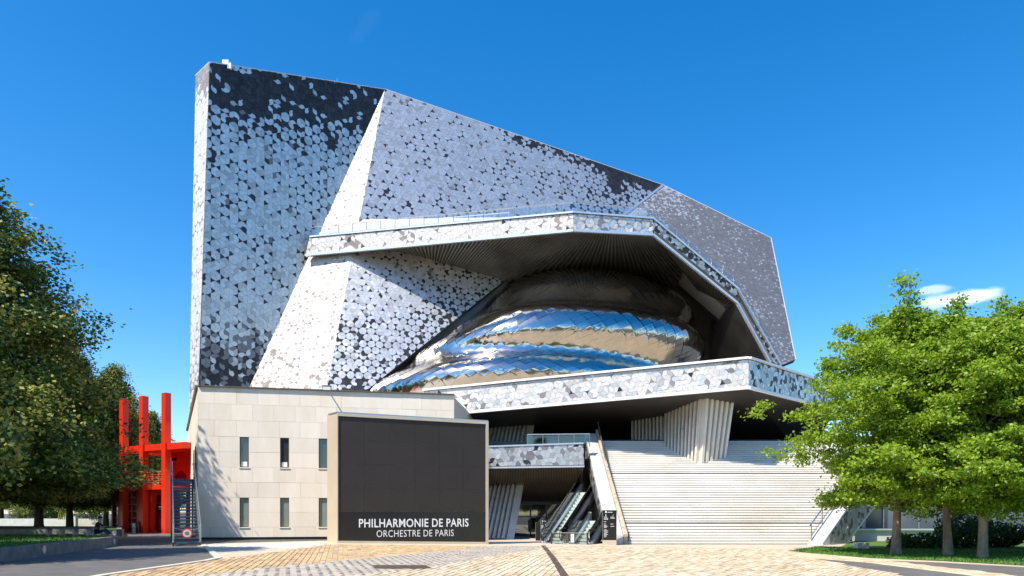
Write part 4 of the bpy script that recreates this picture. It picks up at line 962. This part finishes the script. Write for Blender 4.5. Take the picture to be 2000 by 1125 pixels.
mb = MB(); mb.poly([(-140, 62, .015), (-34, 60, .015), (-30, 100, .015), (-140, 140, .015)]); structure(mb.build('park_lawn', 'lawn'))
# wicker arch behind
ar = MB(); c_ = P(145, 1013, 74)
for k in range(5):
    pts = [c_+Vector((1.7*math.cos(math.pi*t/10), k*.3, 2.5*math.sin(math.pi*t/10)-.1)) for t in range(11)]; ar.tube(pts, .06, 5)
for t in range(1, 10, 2): ar.tube([c_+Vector((1.7*math.cos(math.pi*t/10), 0, 2.5*math.sin(math.pi*t/10)-.1)), c_+Vector((1.7*math.cos(math.pi*t/10), 1.2, 2.5*math.sin(math.pi*t/10)-.1))], .05, 4)
c_.z = 0; tag(ar.build('garden_arch', 'lime_bract'), 'straw-coloured woven garden arch beyond the trees', 'arch')

# ------------------------------------------------------------------ totems, barrier, escalators
def totem(u0, u1, vt, d, label, rows_, foot_h, lum=True):
    x0, x1 = (u0-1000)*d/F, (u1-1000)*d/F; z0 = g((x0+x1)/2); zt = EYE+(HZ-vt)*d/F
    t_ = thing('information_totem', label, 'sign', ((x0+x1)/2, d, z0))
    MB().box(x0, x1, d, d+.22, z0-.02, z0+foot_h).build('foot', 'frame_beige', t_); MB().box(x0, x1, d+.01, d+.21, z0+foot_h+.001, zt).build('panel', 'sign_black', t_)
    MB().box(x0-.015, x0-.001, d+.005, d+.215, z0+foot_h, zt+.02).build('edge', 'steel', t_); MB().box(x1+.001, x1+.015, d+.005, d+.215, z0+foot_h, zt+.02).build('edge', 'steel', t_)
    w_ = x1-x0; mb = MB(); rr = random.Random(int(u0)); hh_ = zt-z0-foot_h
    if rows_:
        mb.box(x0+w_*.18, x0+w_*.28, d+.004, d+.01, zt-hh_*.09, zt-hh_*.03); mb.box(x0+w_*.34, x0+w_*.72, d+.004, d+.01, zt-hh_*.075, zt-hh_*.06)
        mb.box(x0+w_*.20, x0+w_*.24, d+.004, d+.01, zt-hh_*.21, zt-hh_*.14); mb.bar((x0+w_*.70, d+.006, zt-hh_*.20), (x0+w_*.80, d+.006, zt-hh_*.15), .01, .02, (0, -1, 0))
        for c0, k0, k1 in ((.08, 6, rows_), (.56, 6, int(rows_*.66))):
            for k in range(k0, k1):
                if rr.random() < .22: continue
                z = zt-hh_*(k/ (rows_+2)); mb.box(x0+w_*c0, x0+w_*(c0+rr.uniform(.12, .33)), d+.004, d+.01, z-.011, z+.011)
        mb.build('lettering', 'white_paint', t_)
totem(1177.5, 1204, 996.5, 39.7, 'tall black information totem beside the grand staircase parapet', 24, .30)
totem(1056, 1071, 1015.5, 44.3, 'shorter black information totem by the escalator entrance', 22, .26)
totem(1046.5, 1055, 1021, 45.3, 'narrow black post display behind the shorter totem', 0, .05)
GB = thing('glass_barrier', 'low glass barrier with steel posts and a white notice before the escalators', 'barrier', (3.2, 40.9, zf))
pa, pb = Vector((P(1077, 0, 41.6).x, 41.6, zf)), Vector((P(1147, 0, 40.6).x, 40.6, zf))
for q in (pa, pb): MB().tube([q-zz*.02, q+zz*.72], .05, 8).build('post', 'dark_steel', GB)
MB().prism([lerp(pa, pb, .03)+zz*.1, lerp(pa, pb, .97)+zz*.1, lerp(pa, pb, .97)+zz*.66, lerp(pa, pb, .03)+zz*.66], (0, .02, 0)).build('glass_panel', 'clear_glass', GB)
MB().tube([pa+zz*.68, pb+zz*.68], .025, 6).build('rail', 'dark_steel', GB)
nc = lerp(pa, pb, .6); MB().prism([nc+Vector((-.12, -.03, .12)), nc+Vector((.12, -.03, .12)), nc+Vector((.12, -.03, .62)), nc+Vector((-.12, -.03, .62))], (0, .01, 0)).build('notice', 'white_paint', GB)
ed = Vector((.42, .9075, 0)); eq = Vector((.9075, -.42, 0)); k30 = math.tan(R(30))
def escalator(base, label, RL):
    E = thing('escalator', label, 'escalator', base, 'escalators under the staircase')
    def e(r_, w_, z): return base+ed*r_+eq*w_+Vector((0, 0, z))
    def hz(r_): return max(0, r_-.9)*k30
    MB().hexa([e(-.4, -.62, -.02), e(-.4, .62, -.02), e(1.0, .62, -.02), e(1.0, -.62, -.02)], [e(-.4, -.62, .03), e(-.4, .62, .03), e(1.0, .62, .03), e(1.0, -.62, .03)]).build('floor_plate', 'steel', E)
    for k in range(int((RL-1)/.38)):
        r_ = .9+.38*k; z = hz(r_)+.06; MB().hexa([e(r_, -.5, z-.2), e(r_, .5, z-.2), e(r_+.4, .5, z-.2), e(r_+.4, -.5, z-.2)], [e(r_, -.5, z), e(r_, .5, z), e(r_+.4, .5, z), e(r_+.4, -.5, z)]).build('step', 'escalator_step', E)
    for w_ in (-.62, .62):
        MB().hexa([e(.2, w_-.13, -.02), e(.2, w_+.13, -.02), e(RL, w_+.13, hz(RL)-.35), e(RL, w_-.13, hz(RL)-.35)], [e(.2, w_-.13, .12), e(.2, w_+.13, .12), e(RL, w_+.13, hz(RL)+.22), e(RL, w_-.13, hz(RL)+.22)]).build('skirt', 'trim', E)
        MB().hexa([e(.1, w_-.012, .1), e(.1, w_+.012, .1), e((RL-.1), w_+.012, hz((RL-.1))+.15), e((RL-.1), w_-.012, hz((RL-.1))+.15)], [e(.1, w_-.012, .85), e(.1, w_+.012, .85), e((RL-.1), w_+.012, hz((RL-.1))+.9), e((RL-.1), w_-.012, hz((RL-.1))+.9)]).build('glass_panel', 'clear_glass', E)
        pts = [e(.35, w_, .12), e(.05, w_, .18), e(-.2, w_, .4), e(-.2, w_, .66), e(0, w_, .86), e(.4, w_, .92), e(.9, w_, .95)]+[e(r_, w_, hz(r_)+.95) for r_ in (1.5, 2.7, RL)]
        MB().tube(pts, .045, 6).build('handrail', 'rubber', E)
    MB().hexa([e(.9, -.7, -.3), e(.9, .7, -.3), e(RL, .7, hz(RL)-.9), e(RL, -.7, hz(RL)-.9)], [e(.9, -.7, -.05), e(.9, .7, -.05), e(RL, .7, hz(RL)-.36), e(RL, -.7, hz(RL)-.36)]).build('truss', 'dark_steel', E)
escalator(Vector((2.45, 42.5, zf)), 'escalator nearer the glass lobby doors rising under the staircase', 7.4)
escalator(Vector((4.05, 41.1, zf)), 'escalator beside the tall totem rising under the staircase', 3.9)

# ------------------------------------------------------------------ pavilion behind the maples
GPV = thing('glass_pavilion', 'low glazed wing on a concrete plinth behind the maples', 'building', (33, 46, -.3))
MB().box(22.6, 52, 45.2, 45.6, -.35, .46).build('plinth', 'concrete', GPV); MB().box(22.4, 52, 45.0, 45.7, .461, .56).build('ledge', 'trim', GPV)
MB().box(22.6, 52, 46.6, 56, -.3, 5.2).build('wall_core', 'blue_glass', GPV); MB().box(22, 52, 45.4, 56.5, 5.21, 5.7).build('roof', 'cap_grey', GPV)
for k in range(12):
    x = 22.8+k*2.4; MB().box(x+.04, x+2.36, 46.4, 46.45, .57, 5.2).build('pane', 'blue_glass', GPV); MB().box(x-.03, x+.03, 46.3, 46.5, .57, 5.2).build('mullion', 'steel', GPV)
q = G(1687, 1074); tag(MB().box(q.x-.28, q.x+.28, q.y, q.y+.5, g(9)-.01, g(9)+.36).build('concrete_block', 'concrete'), 'small square concrete block in the shade of the raking wall', 'block')

# ------------------------------------------------------------------ trees
def leaf_mesh(name, cen, nrm_bias, size, mats, midx, rs_):
    """cen (n,3) leaf centres; one folded rhombus per leaf"""
    n = len(cen); d = rs_.normal(size=(n, 3))+nrm_bias; d /= np.linalg.norm(d, axis=1)[:, None]
    a = rs_.normal(size=(n, 3)); a -= d*(a*d).sum(1)[:, None]; a /= np.linalg.norm(a, axis=1)[:, None]; b = np.cross(d, a)
    s_ = (size*rs_.uniform(.65, 1.3, n))[:, None]
    v = np.stack([cen+a*s_*.62, cen+b*s_*.40-d*s_*.10, cen-a*s_*.5, cen-b*s_*.40-d*s_*.10], 1).reshape(-1, 3)
    me = bpy.data.meshes.new(name); me.vertices.add(4*n); me.vertices.foreach_set('co', v.ravel()); me.loops.add(4*n); me.loops.foreach_set('vertex_index', np.arange(4*n, dtype=np.int32))
    me.polygons.add(n); me.polygons.foreach_set('loop_start', np.arange(0, 4*n, 4, dtype=np.int32)); me.polygons.foreach_set('loop_total', np.full(n, 4, dtype=np.int32))
    for m in mats: me.materials.append(MATS[m])
    me.polygons.foreach_set('material_index', midx.astype(np.int32)); me.update(); me.validate(); return me
def make_tree(seed, H, Rr, base, n_leaf, size, kind):
    rs_ = np.random.RandomState(seed); mb = MB(); tr = .011*H+.06 if kind == 'maple' else .012*H+.06
    bend = rs_.normal(0, .12, (2,)); tp = lambda z: np.array([bend[0]*z/H*2, bend[1]*z/H*2, z])
    mb.tube([Vector((0, 0, -.15)), Vector((0, 0, .25))]+[Vector(tp(H*k/8.7)) for k in range(1, 9)], [tr*1.5, tr*1.15]+[tr*(1-k/8.4) for k in range(1, 9)], 9)
    cl = []; fl = []; NL = 58 if kind == 'maple' else 120
    def env(t):
        if kind == 'maple': return Rr*(math.sin(math.pi*(min(1, max(0, t))**.72*.84+.14))**.8)
        return Rr*(1-max(0, t))**.62*min(1, (t/.07+.45))
    for i in range(NL):
        t = (i+.5)/NL; t = t**(1.05 if kind == 'maple' else 1.25); az = i*2.39996+rs_.normal(0, .25); z0 = base+(H-base)*max(0, t*.92-.06); r = env(t)*(rs_.uniform(.55, 1.18) if kind == 'maple' else rs_.uniform(.84, 1.05))
        lift = (.10+.45*t)*r if kind == 'maple' else (-.12+.35*t)*r
        p0 = tp(z0); p1 = p0+np.array([math.cos(az)*r, math.sin(az)*r, lift+rs_.normal(0, .2)]); pm = (p0+p1)/2+np.array([0, 0, .10*r])
        mb.tube([Vector(p0), Vector(pm), Vector(p1)], [tr*.32*(1-t*.6), tr*.2*(1-t*.6), .012], 5)
        nt_ = max(4, int(r*(4.6 if kind == 'maple' else 6.5)))
        for k in range(nt_):
            s_ = rs_.uniform(.18, 1.0)**.75; q = p0*(1-s_)**2+2*pm*s_*(1-s_)+p1*s_*s_; sp2 = (.16+.42*(1-abs(s_-.6)))*(.55+.16*r)
            cl.append(q+rs_.normal(0, 1, 3)*np.array([sp2, sp2, sp2*.5])); fl.append(s_)
    if kind == 'maple':
        for k in range(9):                                  # upright leaders break the outline of the crown
            az = k*2.4; r0_ = Rr*rs_.uniform(.15, .62); z0 = base+(H-base)*rs_.uniform(.45, .7); q0 = np.array([math.cos(az)*r0_, math.sin(az)*r0_, z0]); q1 = q0*np.array([1.12, 1.12, 1])+np.array([0, 0, rs_.uniform(.22, .40)*(H-base)*(1.15-r0_/Rr*.6)])
            mb.tube([Vector(q0), Vector(q1)], [.035, .01], 5)
            for s_ in np.linspace(.1, 1, 12): cl.append(q0+(q1-q0)*s_+rs_.normal(0, .30*(1.2-s_), 3)); fl.append(1)
    for k in range(20): cl.append(tp(H*.9)+np.array([rs_.normal(0, .35), rs_.normal(0, .35), rs_.uniform(-.3, .12)*H*.12])); fl.append(1)
    cl = np.array(cl); fl = np.array(fl); m = max(1, n_leaf//len(cl)); ctr = np.repeat(cl, m, 0); n = len(ctr)
    sg_ = (.24, .24, .11) if kind == 'maple' else (.30, .30, .27)
    off = rs_.normal(size=(n, 3))*np.array(sg_); ctr = ctr+off; ctr[:, 2] -= .25*(off[:, 0]**2+off[:, 1]**2)
    azs = np.arctan2(ctr[:, 1], ctr[:, 0]); low = base*(.74+.16*np.sin(3*azs+seed)+.12*np.sin(7*azs))+np.abs(rs_.normal(0, .6, n)); ctr[:, 2] = np.where(ctr[:, 2] < low, low+.25*np.maximum(ctr[:, 2]-low, -2)*rs_.rand(n), ctr[:, 2])
    rad = np.zeros((n, 3)); rad[:, :2] = ctr[:, :2]; rad /= (np.linalg.norm(rad, axis=1)[:, None]+.1); bias = rad*.5+np.array([0, 0, 1.0 if kind == 'maple' else .6])
    if kind == 'lime':
        isb = rs_.rand(len(cl)) < .42; fb = np.repeat(isb & (fl > .35), m)[:n] if n == len(cl)*m else (rs_.rand(n) < .3); mi = ((rs_.rand(n) < .7) & fb).astype(int)
        me = leaf_mesh('crown', ctr, bias, size, ['lime_leaf', 'lime_bract'], mi, rs_)
    else: me = leaf_mesh('crown', ctr, bias, size, ['maple_leaf'], np.zeros(n), rs_)
    return mb.mesh('trunk', 'bark_pale' if kind == 'maple' else 'bark'), me
def plant(name, meshes, loc, label, cat, rz=0, sc=1, group=None):
    t_ = thing(name, label, cat, loc, group, rz); t_.scale = (sc, sc, sc) if not isinstance(sc, tuple) else sc
    for nm, me in zip(('trunk', 'crown'), meshes):
        o = bpy.data.objects.new(nm, me); C.objects.link(o); o.parent = t_
    smooth_shade(t_.children[0]); return t_
MP = [make_tree(11, 11.8, 4.5, 2.3, 80000, .14, 'maple'), make_tree(14, 11.2, 4.2, 2.4, 80000, .14, 'maple')]
zl = g(9)+.02
plant('maple_tree', MP[0], (17.1, 30.4, zl), 'bright green maple whose crown overlaps the grand staircase', 'tree', .4, 1.0)
plant('maple_tree', MP[1], (18.9, 29.6, zl), 'bright green maple with a dark slim trunk, middle of the lawn row', 'tree', 2.0, .96)
plant('maple_tree', MP[0], (19.3, 28.0, zl), 'bright green maple with a thick dappled sunlit trunk', 'tree', 4.4, .9)
plant('maple_tree', MP[1], (21.6, 31.3, zl), 'bright green maple with a trunk in deep shade behind the dappled one', 'tree', 5.2, 1.0)
plant('maple_tree', MP[1], (23.6, 28.6, zl), 'bright green maple at the outer end of the lawn row', 'tree', .9, 1.08)
LM = [make_tree(21, 22, 6.8, 3.2, 200000, .155, 'lime'), make_tree(22, 17.5, 4.9, 3.0, 120000, .165, 'lime')]
lz = .40
for x, y, k, sc, rz, lb in [(-29.3, 35.0, 0, (1.36, 1.36, 1.03), .3, 'tall broad lime tree with pale bracts, foremost on the shaded lawn'), (-40.0, 47.0, 0, 1.08, 1.9, 'tallest lime tree behind the foremost one on the shaded lawn'),
        (-39.5, 57.0, 0, .95, 3.0, 'lime tree with the thickest visible trunk behind the slab bench'), (-39.5, 61.0, 1, 1.06, 4.2, 'lime tree with a rounded crown behind the thick trunk'),
        (-37.0, 64.0, 1, .95, 5.0, 'lime tree standing directly behind the red pavilion glazing'),
        (-44.5, 57.5, 1, 1.1, 2.2, 'lime tree with a dark trunk before the pale low wall'), (-47.5, 51.0, 0, 1.0, 1.1, 'lime tree behind the tallest lime at the back of the lawn'), (-22.0, 21.5, 1, 1.1, 2.6, 'lime tree shading the asphalt beside the long planter wall')]:
    plant('lime_tree', LM[k], (x, y, lz if y < 58 else -.02), lb, 'tree', rz, sc, 'lime trees on the left lawn')
for k, (x, y, sc) in enumerate([(-44, 74, .82), (-52, 98, 1.0), (-63, 94, 1.0), (-74, 99, 1.05), (-86, 96, 1.0), (-46, 112, 1.0), (-98, 104, 1.1), (-58, 84, .55), (-70, 86, .5)]):
    plant('park_tree', LM[k % 2], (x, y, -.02), 'tree showing yellowish between the red posts' if k == 0 else 'dark park tree in the wood beyond the pale low wall', 'tree', k*1.3, sc, None if k == 0 else 'trees of the far park wood')
for k, (x, y, sc) in enumerate([(-34, -34, 1.0), (-22, -38, 1.0), (-9, -36, .9), (6, -40, 1.05), (18, -36, 1.0), (30, -34, 1.0), (42, -30, 1.1)]):
    plant('avenue_tree', LM[k % 2], (x, y, g(x)-.02), 'tree in the avenue across the forecourt, facing the hall', 'tree', k*1.7, sc, 'avenue trees facing the hall')
def shrub(name, x0, x1, y0, y1, z0, z1, n, label, cat, seed, boxy=False):
    rs_ = np.random.RandomState(seed); c_ = rs_.uniform(-1, 1, (n*2, 3))
    r_ = np.abs(c_).max(1) if boxy else np.linalg.norm(c_, axis=1); keep = (r_ < 1) & (r_ > .45); c_ = c_[keep][:n]
    bump_ = 1+.18*np.sin(c_[:, 0]*9+seed)+.12*np.sin(c_[:, 0]*23)
    p_ = np.stack([(x0+x1)/2+c_[:, 0]*(x1-x0)/2, (y0+y1)/2+c_[:, 1]*(y1-y0)/2, z0+(c_[:, 2]+1)/2*(z1-z0)*bump_], 1)
    t_ = thing(name, label, cat, ((x0+x1)/2, (y0+y1)/2, z0)); p_ -= np.array([(x0+x1)/2, (y0+y1)/2, z0])
    o = bpy.data.objects.new('foliage', leaf_mesh('foliage', p_, np.array([0, 0, .6]), .13, ['shrub_leaf'], np.zeros(len(p_)), rs_)); C.objects.link(o); o.parent = t_
    mb = MB()
    for k in range(5): a = k*1.26; mb.tube([Vector((.1*math.cos(a), .1*math.sin(a), -.1)), Vector((.25*(x1-x0)*math.cos(a), .25*(y1-y0)*math.sin(a), (z1-z0)*.7))], .03, 5)
    s_ = bpy.data.objects.new('stem', mb.mesh('stem', 'bark')); C.objects.link(s_); s_.parent = t_
z_ = g(9)
shrub('hedge', 19.9, 23.2, 35.2, 36.4, z_, .42, 3500, 'low clipped hedge catching sun beneath the pavilion plinth', 'hedge', 1, True)
shrub('shrub', 22.6, 25.6, 35.2, 37.6, z_, 1.5, 4500, 'dark rounded shrub between the hedge and the slim maple trunk', 'shrub', 2)
shrub('shrub', 25.4, 27.8, 36.0, 38.4, z_, 1.0, 3500, 'low dark shrub behind the dappled maple trunk', 'shrub', 3)
shrub('shrub', 26.6, 31.2, 34.0, 37.0, z_, 1.35, 5500, 'broad dark shrub at the outer end of the plinth', 'shrub', 4)
for k, (x, y) in enumerate([(-50, 80.5), (-46.5, 83), (-56, 83), (-61, 85)]):
    shrub('park_shrub', x-1.6, x+1.6, y-1.2, y+1.2, 0, 2.6+.5*(k % 2), 2500, ['bright green shrub beside the garden arch', 'tall green shrub behind the garden arch', 'sunlit green shrub over the pale low wall', 'sunlit green shrub at the outer end of the pale low wall'][k], 'shrub', 10+k)
# grass blades
def blades(name, poly, n, h, m, z, seed, label):
    rs_ = np.random.RandomState(seed); zx = [p[0] for p in poly]; zy = [p[1] for p in poly]; P_ = []
    while len(P_) < n:
        x, y = rs_.uniform(min(zx), max(zx)), rs_.uniform(min(zy), max(zy))
        if inside((x, y), poly): P_.append((x, y))
    P_ = np.array(P_); a = rs_.uniform(0, 6.28, n); hh_ = h*rs_.uniform(.5, 1.2, n); w_ = .02; zz_ = np.array([z(x) for x, y in P_]); le = rs_.normal(0, .4, (n, 2))*hh_[:, None]
    v = np.stack([np.stack([P_[:, 0]-np.cos(a)*w_, P_[:, 1]-np.sin(a)*w_, zz_], 1), np.stack([P_[:, 0]+np.cos(a)*w_, P_[:, 1]+np.sin(a)*w_, zz_], 1), np.stack([P_[:, 0]+le[:, 0], P_[:, 1]+le[:, 1], zz_+hh_], 1)], 1).reshape(-1, 3)
    me = bpy.data.meshes.new(name); me.from_pydata(v.tolist(), [], np.arange(3*n).reshape(-1, 3).tolist()); me.materials.append(MATS[m]); o = add(name, me); tag(o, label, 'grass', kind='stuff')
blades('grass', [p for p in gp((1546, 1077), (1600, 1082), (1700, 1090), (1840, 1096), (2000, 1105), (2100, 1110))]+[(31, 33), (20, 35), (16.8, 37.5)], 26000, .09, 'grass', lambda x: g(x)+.02, 3, 'mown green grass under the maples')
blades('grass', [(-16.9, 22), (-19.6, 33.6), (-24.4, 37.8), (-36, 37.8), (-30, 18)], 16000, .10, 'grass', lambda x: .39, 4, 'shaded grass on the lawn behind the long planter wall')

# ------------------------------------------------------------------ seated person
pp = Vector((-21.9, 36.0, .45)); PE = thing('person', 'person in black top and jeans sitting on the planter wall looking at a phone', 'person', pp)
J3 = {'pel': (0, 0, .13), 'sp': (.02, 0, .36), 'ch': (.08, 0, .56), 'nk': (.13, 0, .68), 'hd': (.19, 0, .80), 'hd2': (.20, 0, .90),
      'shl': (.08, .17, .60), 'ell': (.24, .22, .38), 'wrl': (.45, .10, .42), 'shr': (.08, -.17, .60), 'elr': (.24, -.22, .38), 'wrr': (.45, -.08, .42),
      'hil': (.02, .10, .12), 'knl': (.42, .14, .30), 'anl': (.62, .12, .06), 'tol': (.78, .13, .04), 'hir': (.02, -.10, .12), 'knr': (.42, -.14, .28), 'anr': (.64, -.12, .06), 'tor': (.80, -.13, .04)}
RD = {'pel': .13, 'sp': .125, 'ch': .13, 'nk': .055, 'hd': .088, 'hd2': .085, 'shl': .065, 'shr': .065, 'ell': .045, 'elr': .045, 'wrl': .032, 'wrr': .032, 'hil': .09, 'hir': .09, 'knl': .065, 'knr': .065, 'anl': .045, 'anr': .045, 'tol': .04, 'tor': .04}
BE = [('pel', 'sp'), ('sp', 'ch'), ('ch', 'nk'), ('nk', 'hd'), ('hd', 'hd2'), ('ch', 'shl'), ('shl', 'ell'), ('ell', 'wrl'), ('ch', 'shr'), ('shr', 'elr'), ('elr', 'wrr'), ('pel', 'hil'), ('hil', 'knl'), ('knl', 'anl'), ('anl', 'tol'), ('pel', 'hir'), ('hir', 'knr'), ('knr', 'anr'), ('anr', 'tor')]
ks = list(J3); me = bpy.data.meshes.new('body'); me.from_pydata([J3[k] for k in ks], [(ks.index(a), ks.index(b)) for a, b in BE], [])
bo = bpy.data.objects.new('body', me); C.objects.link(bo); sk = bo.modifiers.new('skin', 'SKIN'); bo.modifiers.new('sub', 'SUBSURF').levels = 1
for i, k in enumerate(ks): me.skin_vertices[0].data[i].radius = (RD[k], RD[k]); me.skin_vertices[0].data[i].use_root = (k == 'pel')
bpy.context.view_layer.update(); m2 = bpy.data.meshes.new_from_object(bo.evaluated_get(bpy.context.evaluated_depsgraph_get())); bpy.data.objects.remove(bo)
m2.materials.clear()
for m in ('skin', 'shirt', 'jeans'): m2.materials.append(MATS[m])
for pg in m2.polygons:
    c_ = pg.center; pg.use_smooth = True
    if c_.z > .665 or (c_.x > .30 and c_.z > .345): pg.material_index = 0
    elif c_.x < .27 and c_.z > .20 and (c_.x < .2 or abs(c_.y) > .16 or c_.z > .3): pg.material_index = 1
    else: pg.material_index = 2
b_ = bpy.data.objects.new('body', m2); C.objects.link(b_); b_.parent = PE
def blob(name, c_, r_, m, par, sc=(1, 1, 1), cut=None):
    bm = bmesh.new(); bmesh.ops.create_icosphere(bm, subdivisions=2, radius=r_); 
    for v in bm.verts: v.co = Vector((v.co.x*sc[0], v.co.y*sc[1], v.co.z*sc[2]))
    if cut is not None: bmesh.ops.delete(bm, geom=[v for v in bm.verts if cut(v.co)], context='VERTS')
    me = bpy.data.meshes.new(name); bm.to_mesh(me); bm.free(); me.materials.append(MATS[m]); o = bpy.data.objects.new(name, me); C.objects.link(o); o.parent = par; o.location = c_; smooth_shade(o); return o
blob('hair', (.185, 0, .875), .103, 'hair', PE, (1, .92, 1), lambda c: c.z < -.01 and c.x > -.03)
blob('nose', (.287, 0, .845), .018, 'skin', PE, (1.2, .8, 1.2)); [blob('ear', (.19, s_*.088, .85), .022, 'skin', PE, (.8, .4, 1.2)) for s_ in (1, -1)]
for s_ in (1, -1):
    hm = MB(); w0 = Vector((.45, .10 if s_ > 0 else -.08, .42)); hm.tube([w0, w0+Vector((.07, -s_*.02, .02))], [.03, .034], 6)
    for f_ in range(4): hm.tube([w0+Vector((.07, s_*(.022-.015*f_), .02)), w0+Vector((.11, s_*(.022-.015*f_)-.0, .025)), w0+Vector((.13, -s_*.02+s_*(.02-.014*f_), .0))], .009, 5)
    hm.tube([w0+Vector((.03, -s_*.03, .02)), w0+Vector((.07, -s_*.06, .04))], .010, 5)
    o = hm.build('hand', 'skin'); o.parent = PE; o.location = (0, 0, 0); smooth_shade(o)
PHN = MB(); c_ = pp+Vector((.58, .01, .45)); PHN.prism([c_+Vector((0, -.04, -.06)), c_+Vector((0, .04, -.06)), c_+Vector((.05, .04, .07)), c_+Vector((.05, -.04, .07))], (.012, 0, -.004)); tag(PHN.build('phone', 'rubber'), 'dark phone held by the seated person', 'phone')
for w0, nm in ((.12, 'l'), (-.12, 'r')): blob('shoe', (.73, w0, .035), .055, 'bin_white', PE, (1.7, .75, .65))
# a bird far off in the sky
bd = MB(); c_ = P(256, 604, 90); bd.tube([c_+Vector((-.16, 0, 0)), c_, c_+Vector((.2, 0, .03))], [.03, .07, .02], 6)
for s_ in (1, -1): bd.prism([c_+Vector((-.05, 0, .02)), c_+Vector((.1, 0, .02)), c_+Vector((.0, s_*.3, .12)), c_+Vector((-.06, s_*.28, .12))], (0, 0, .012))
tag(bd.build('bird', 'dark_steel'), 'small dark bird flying in the blue sky', 'bird')
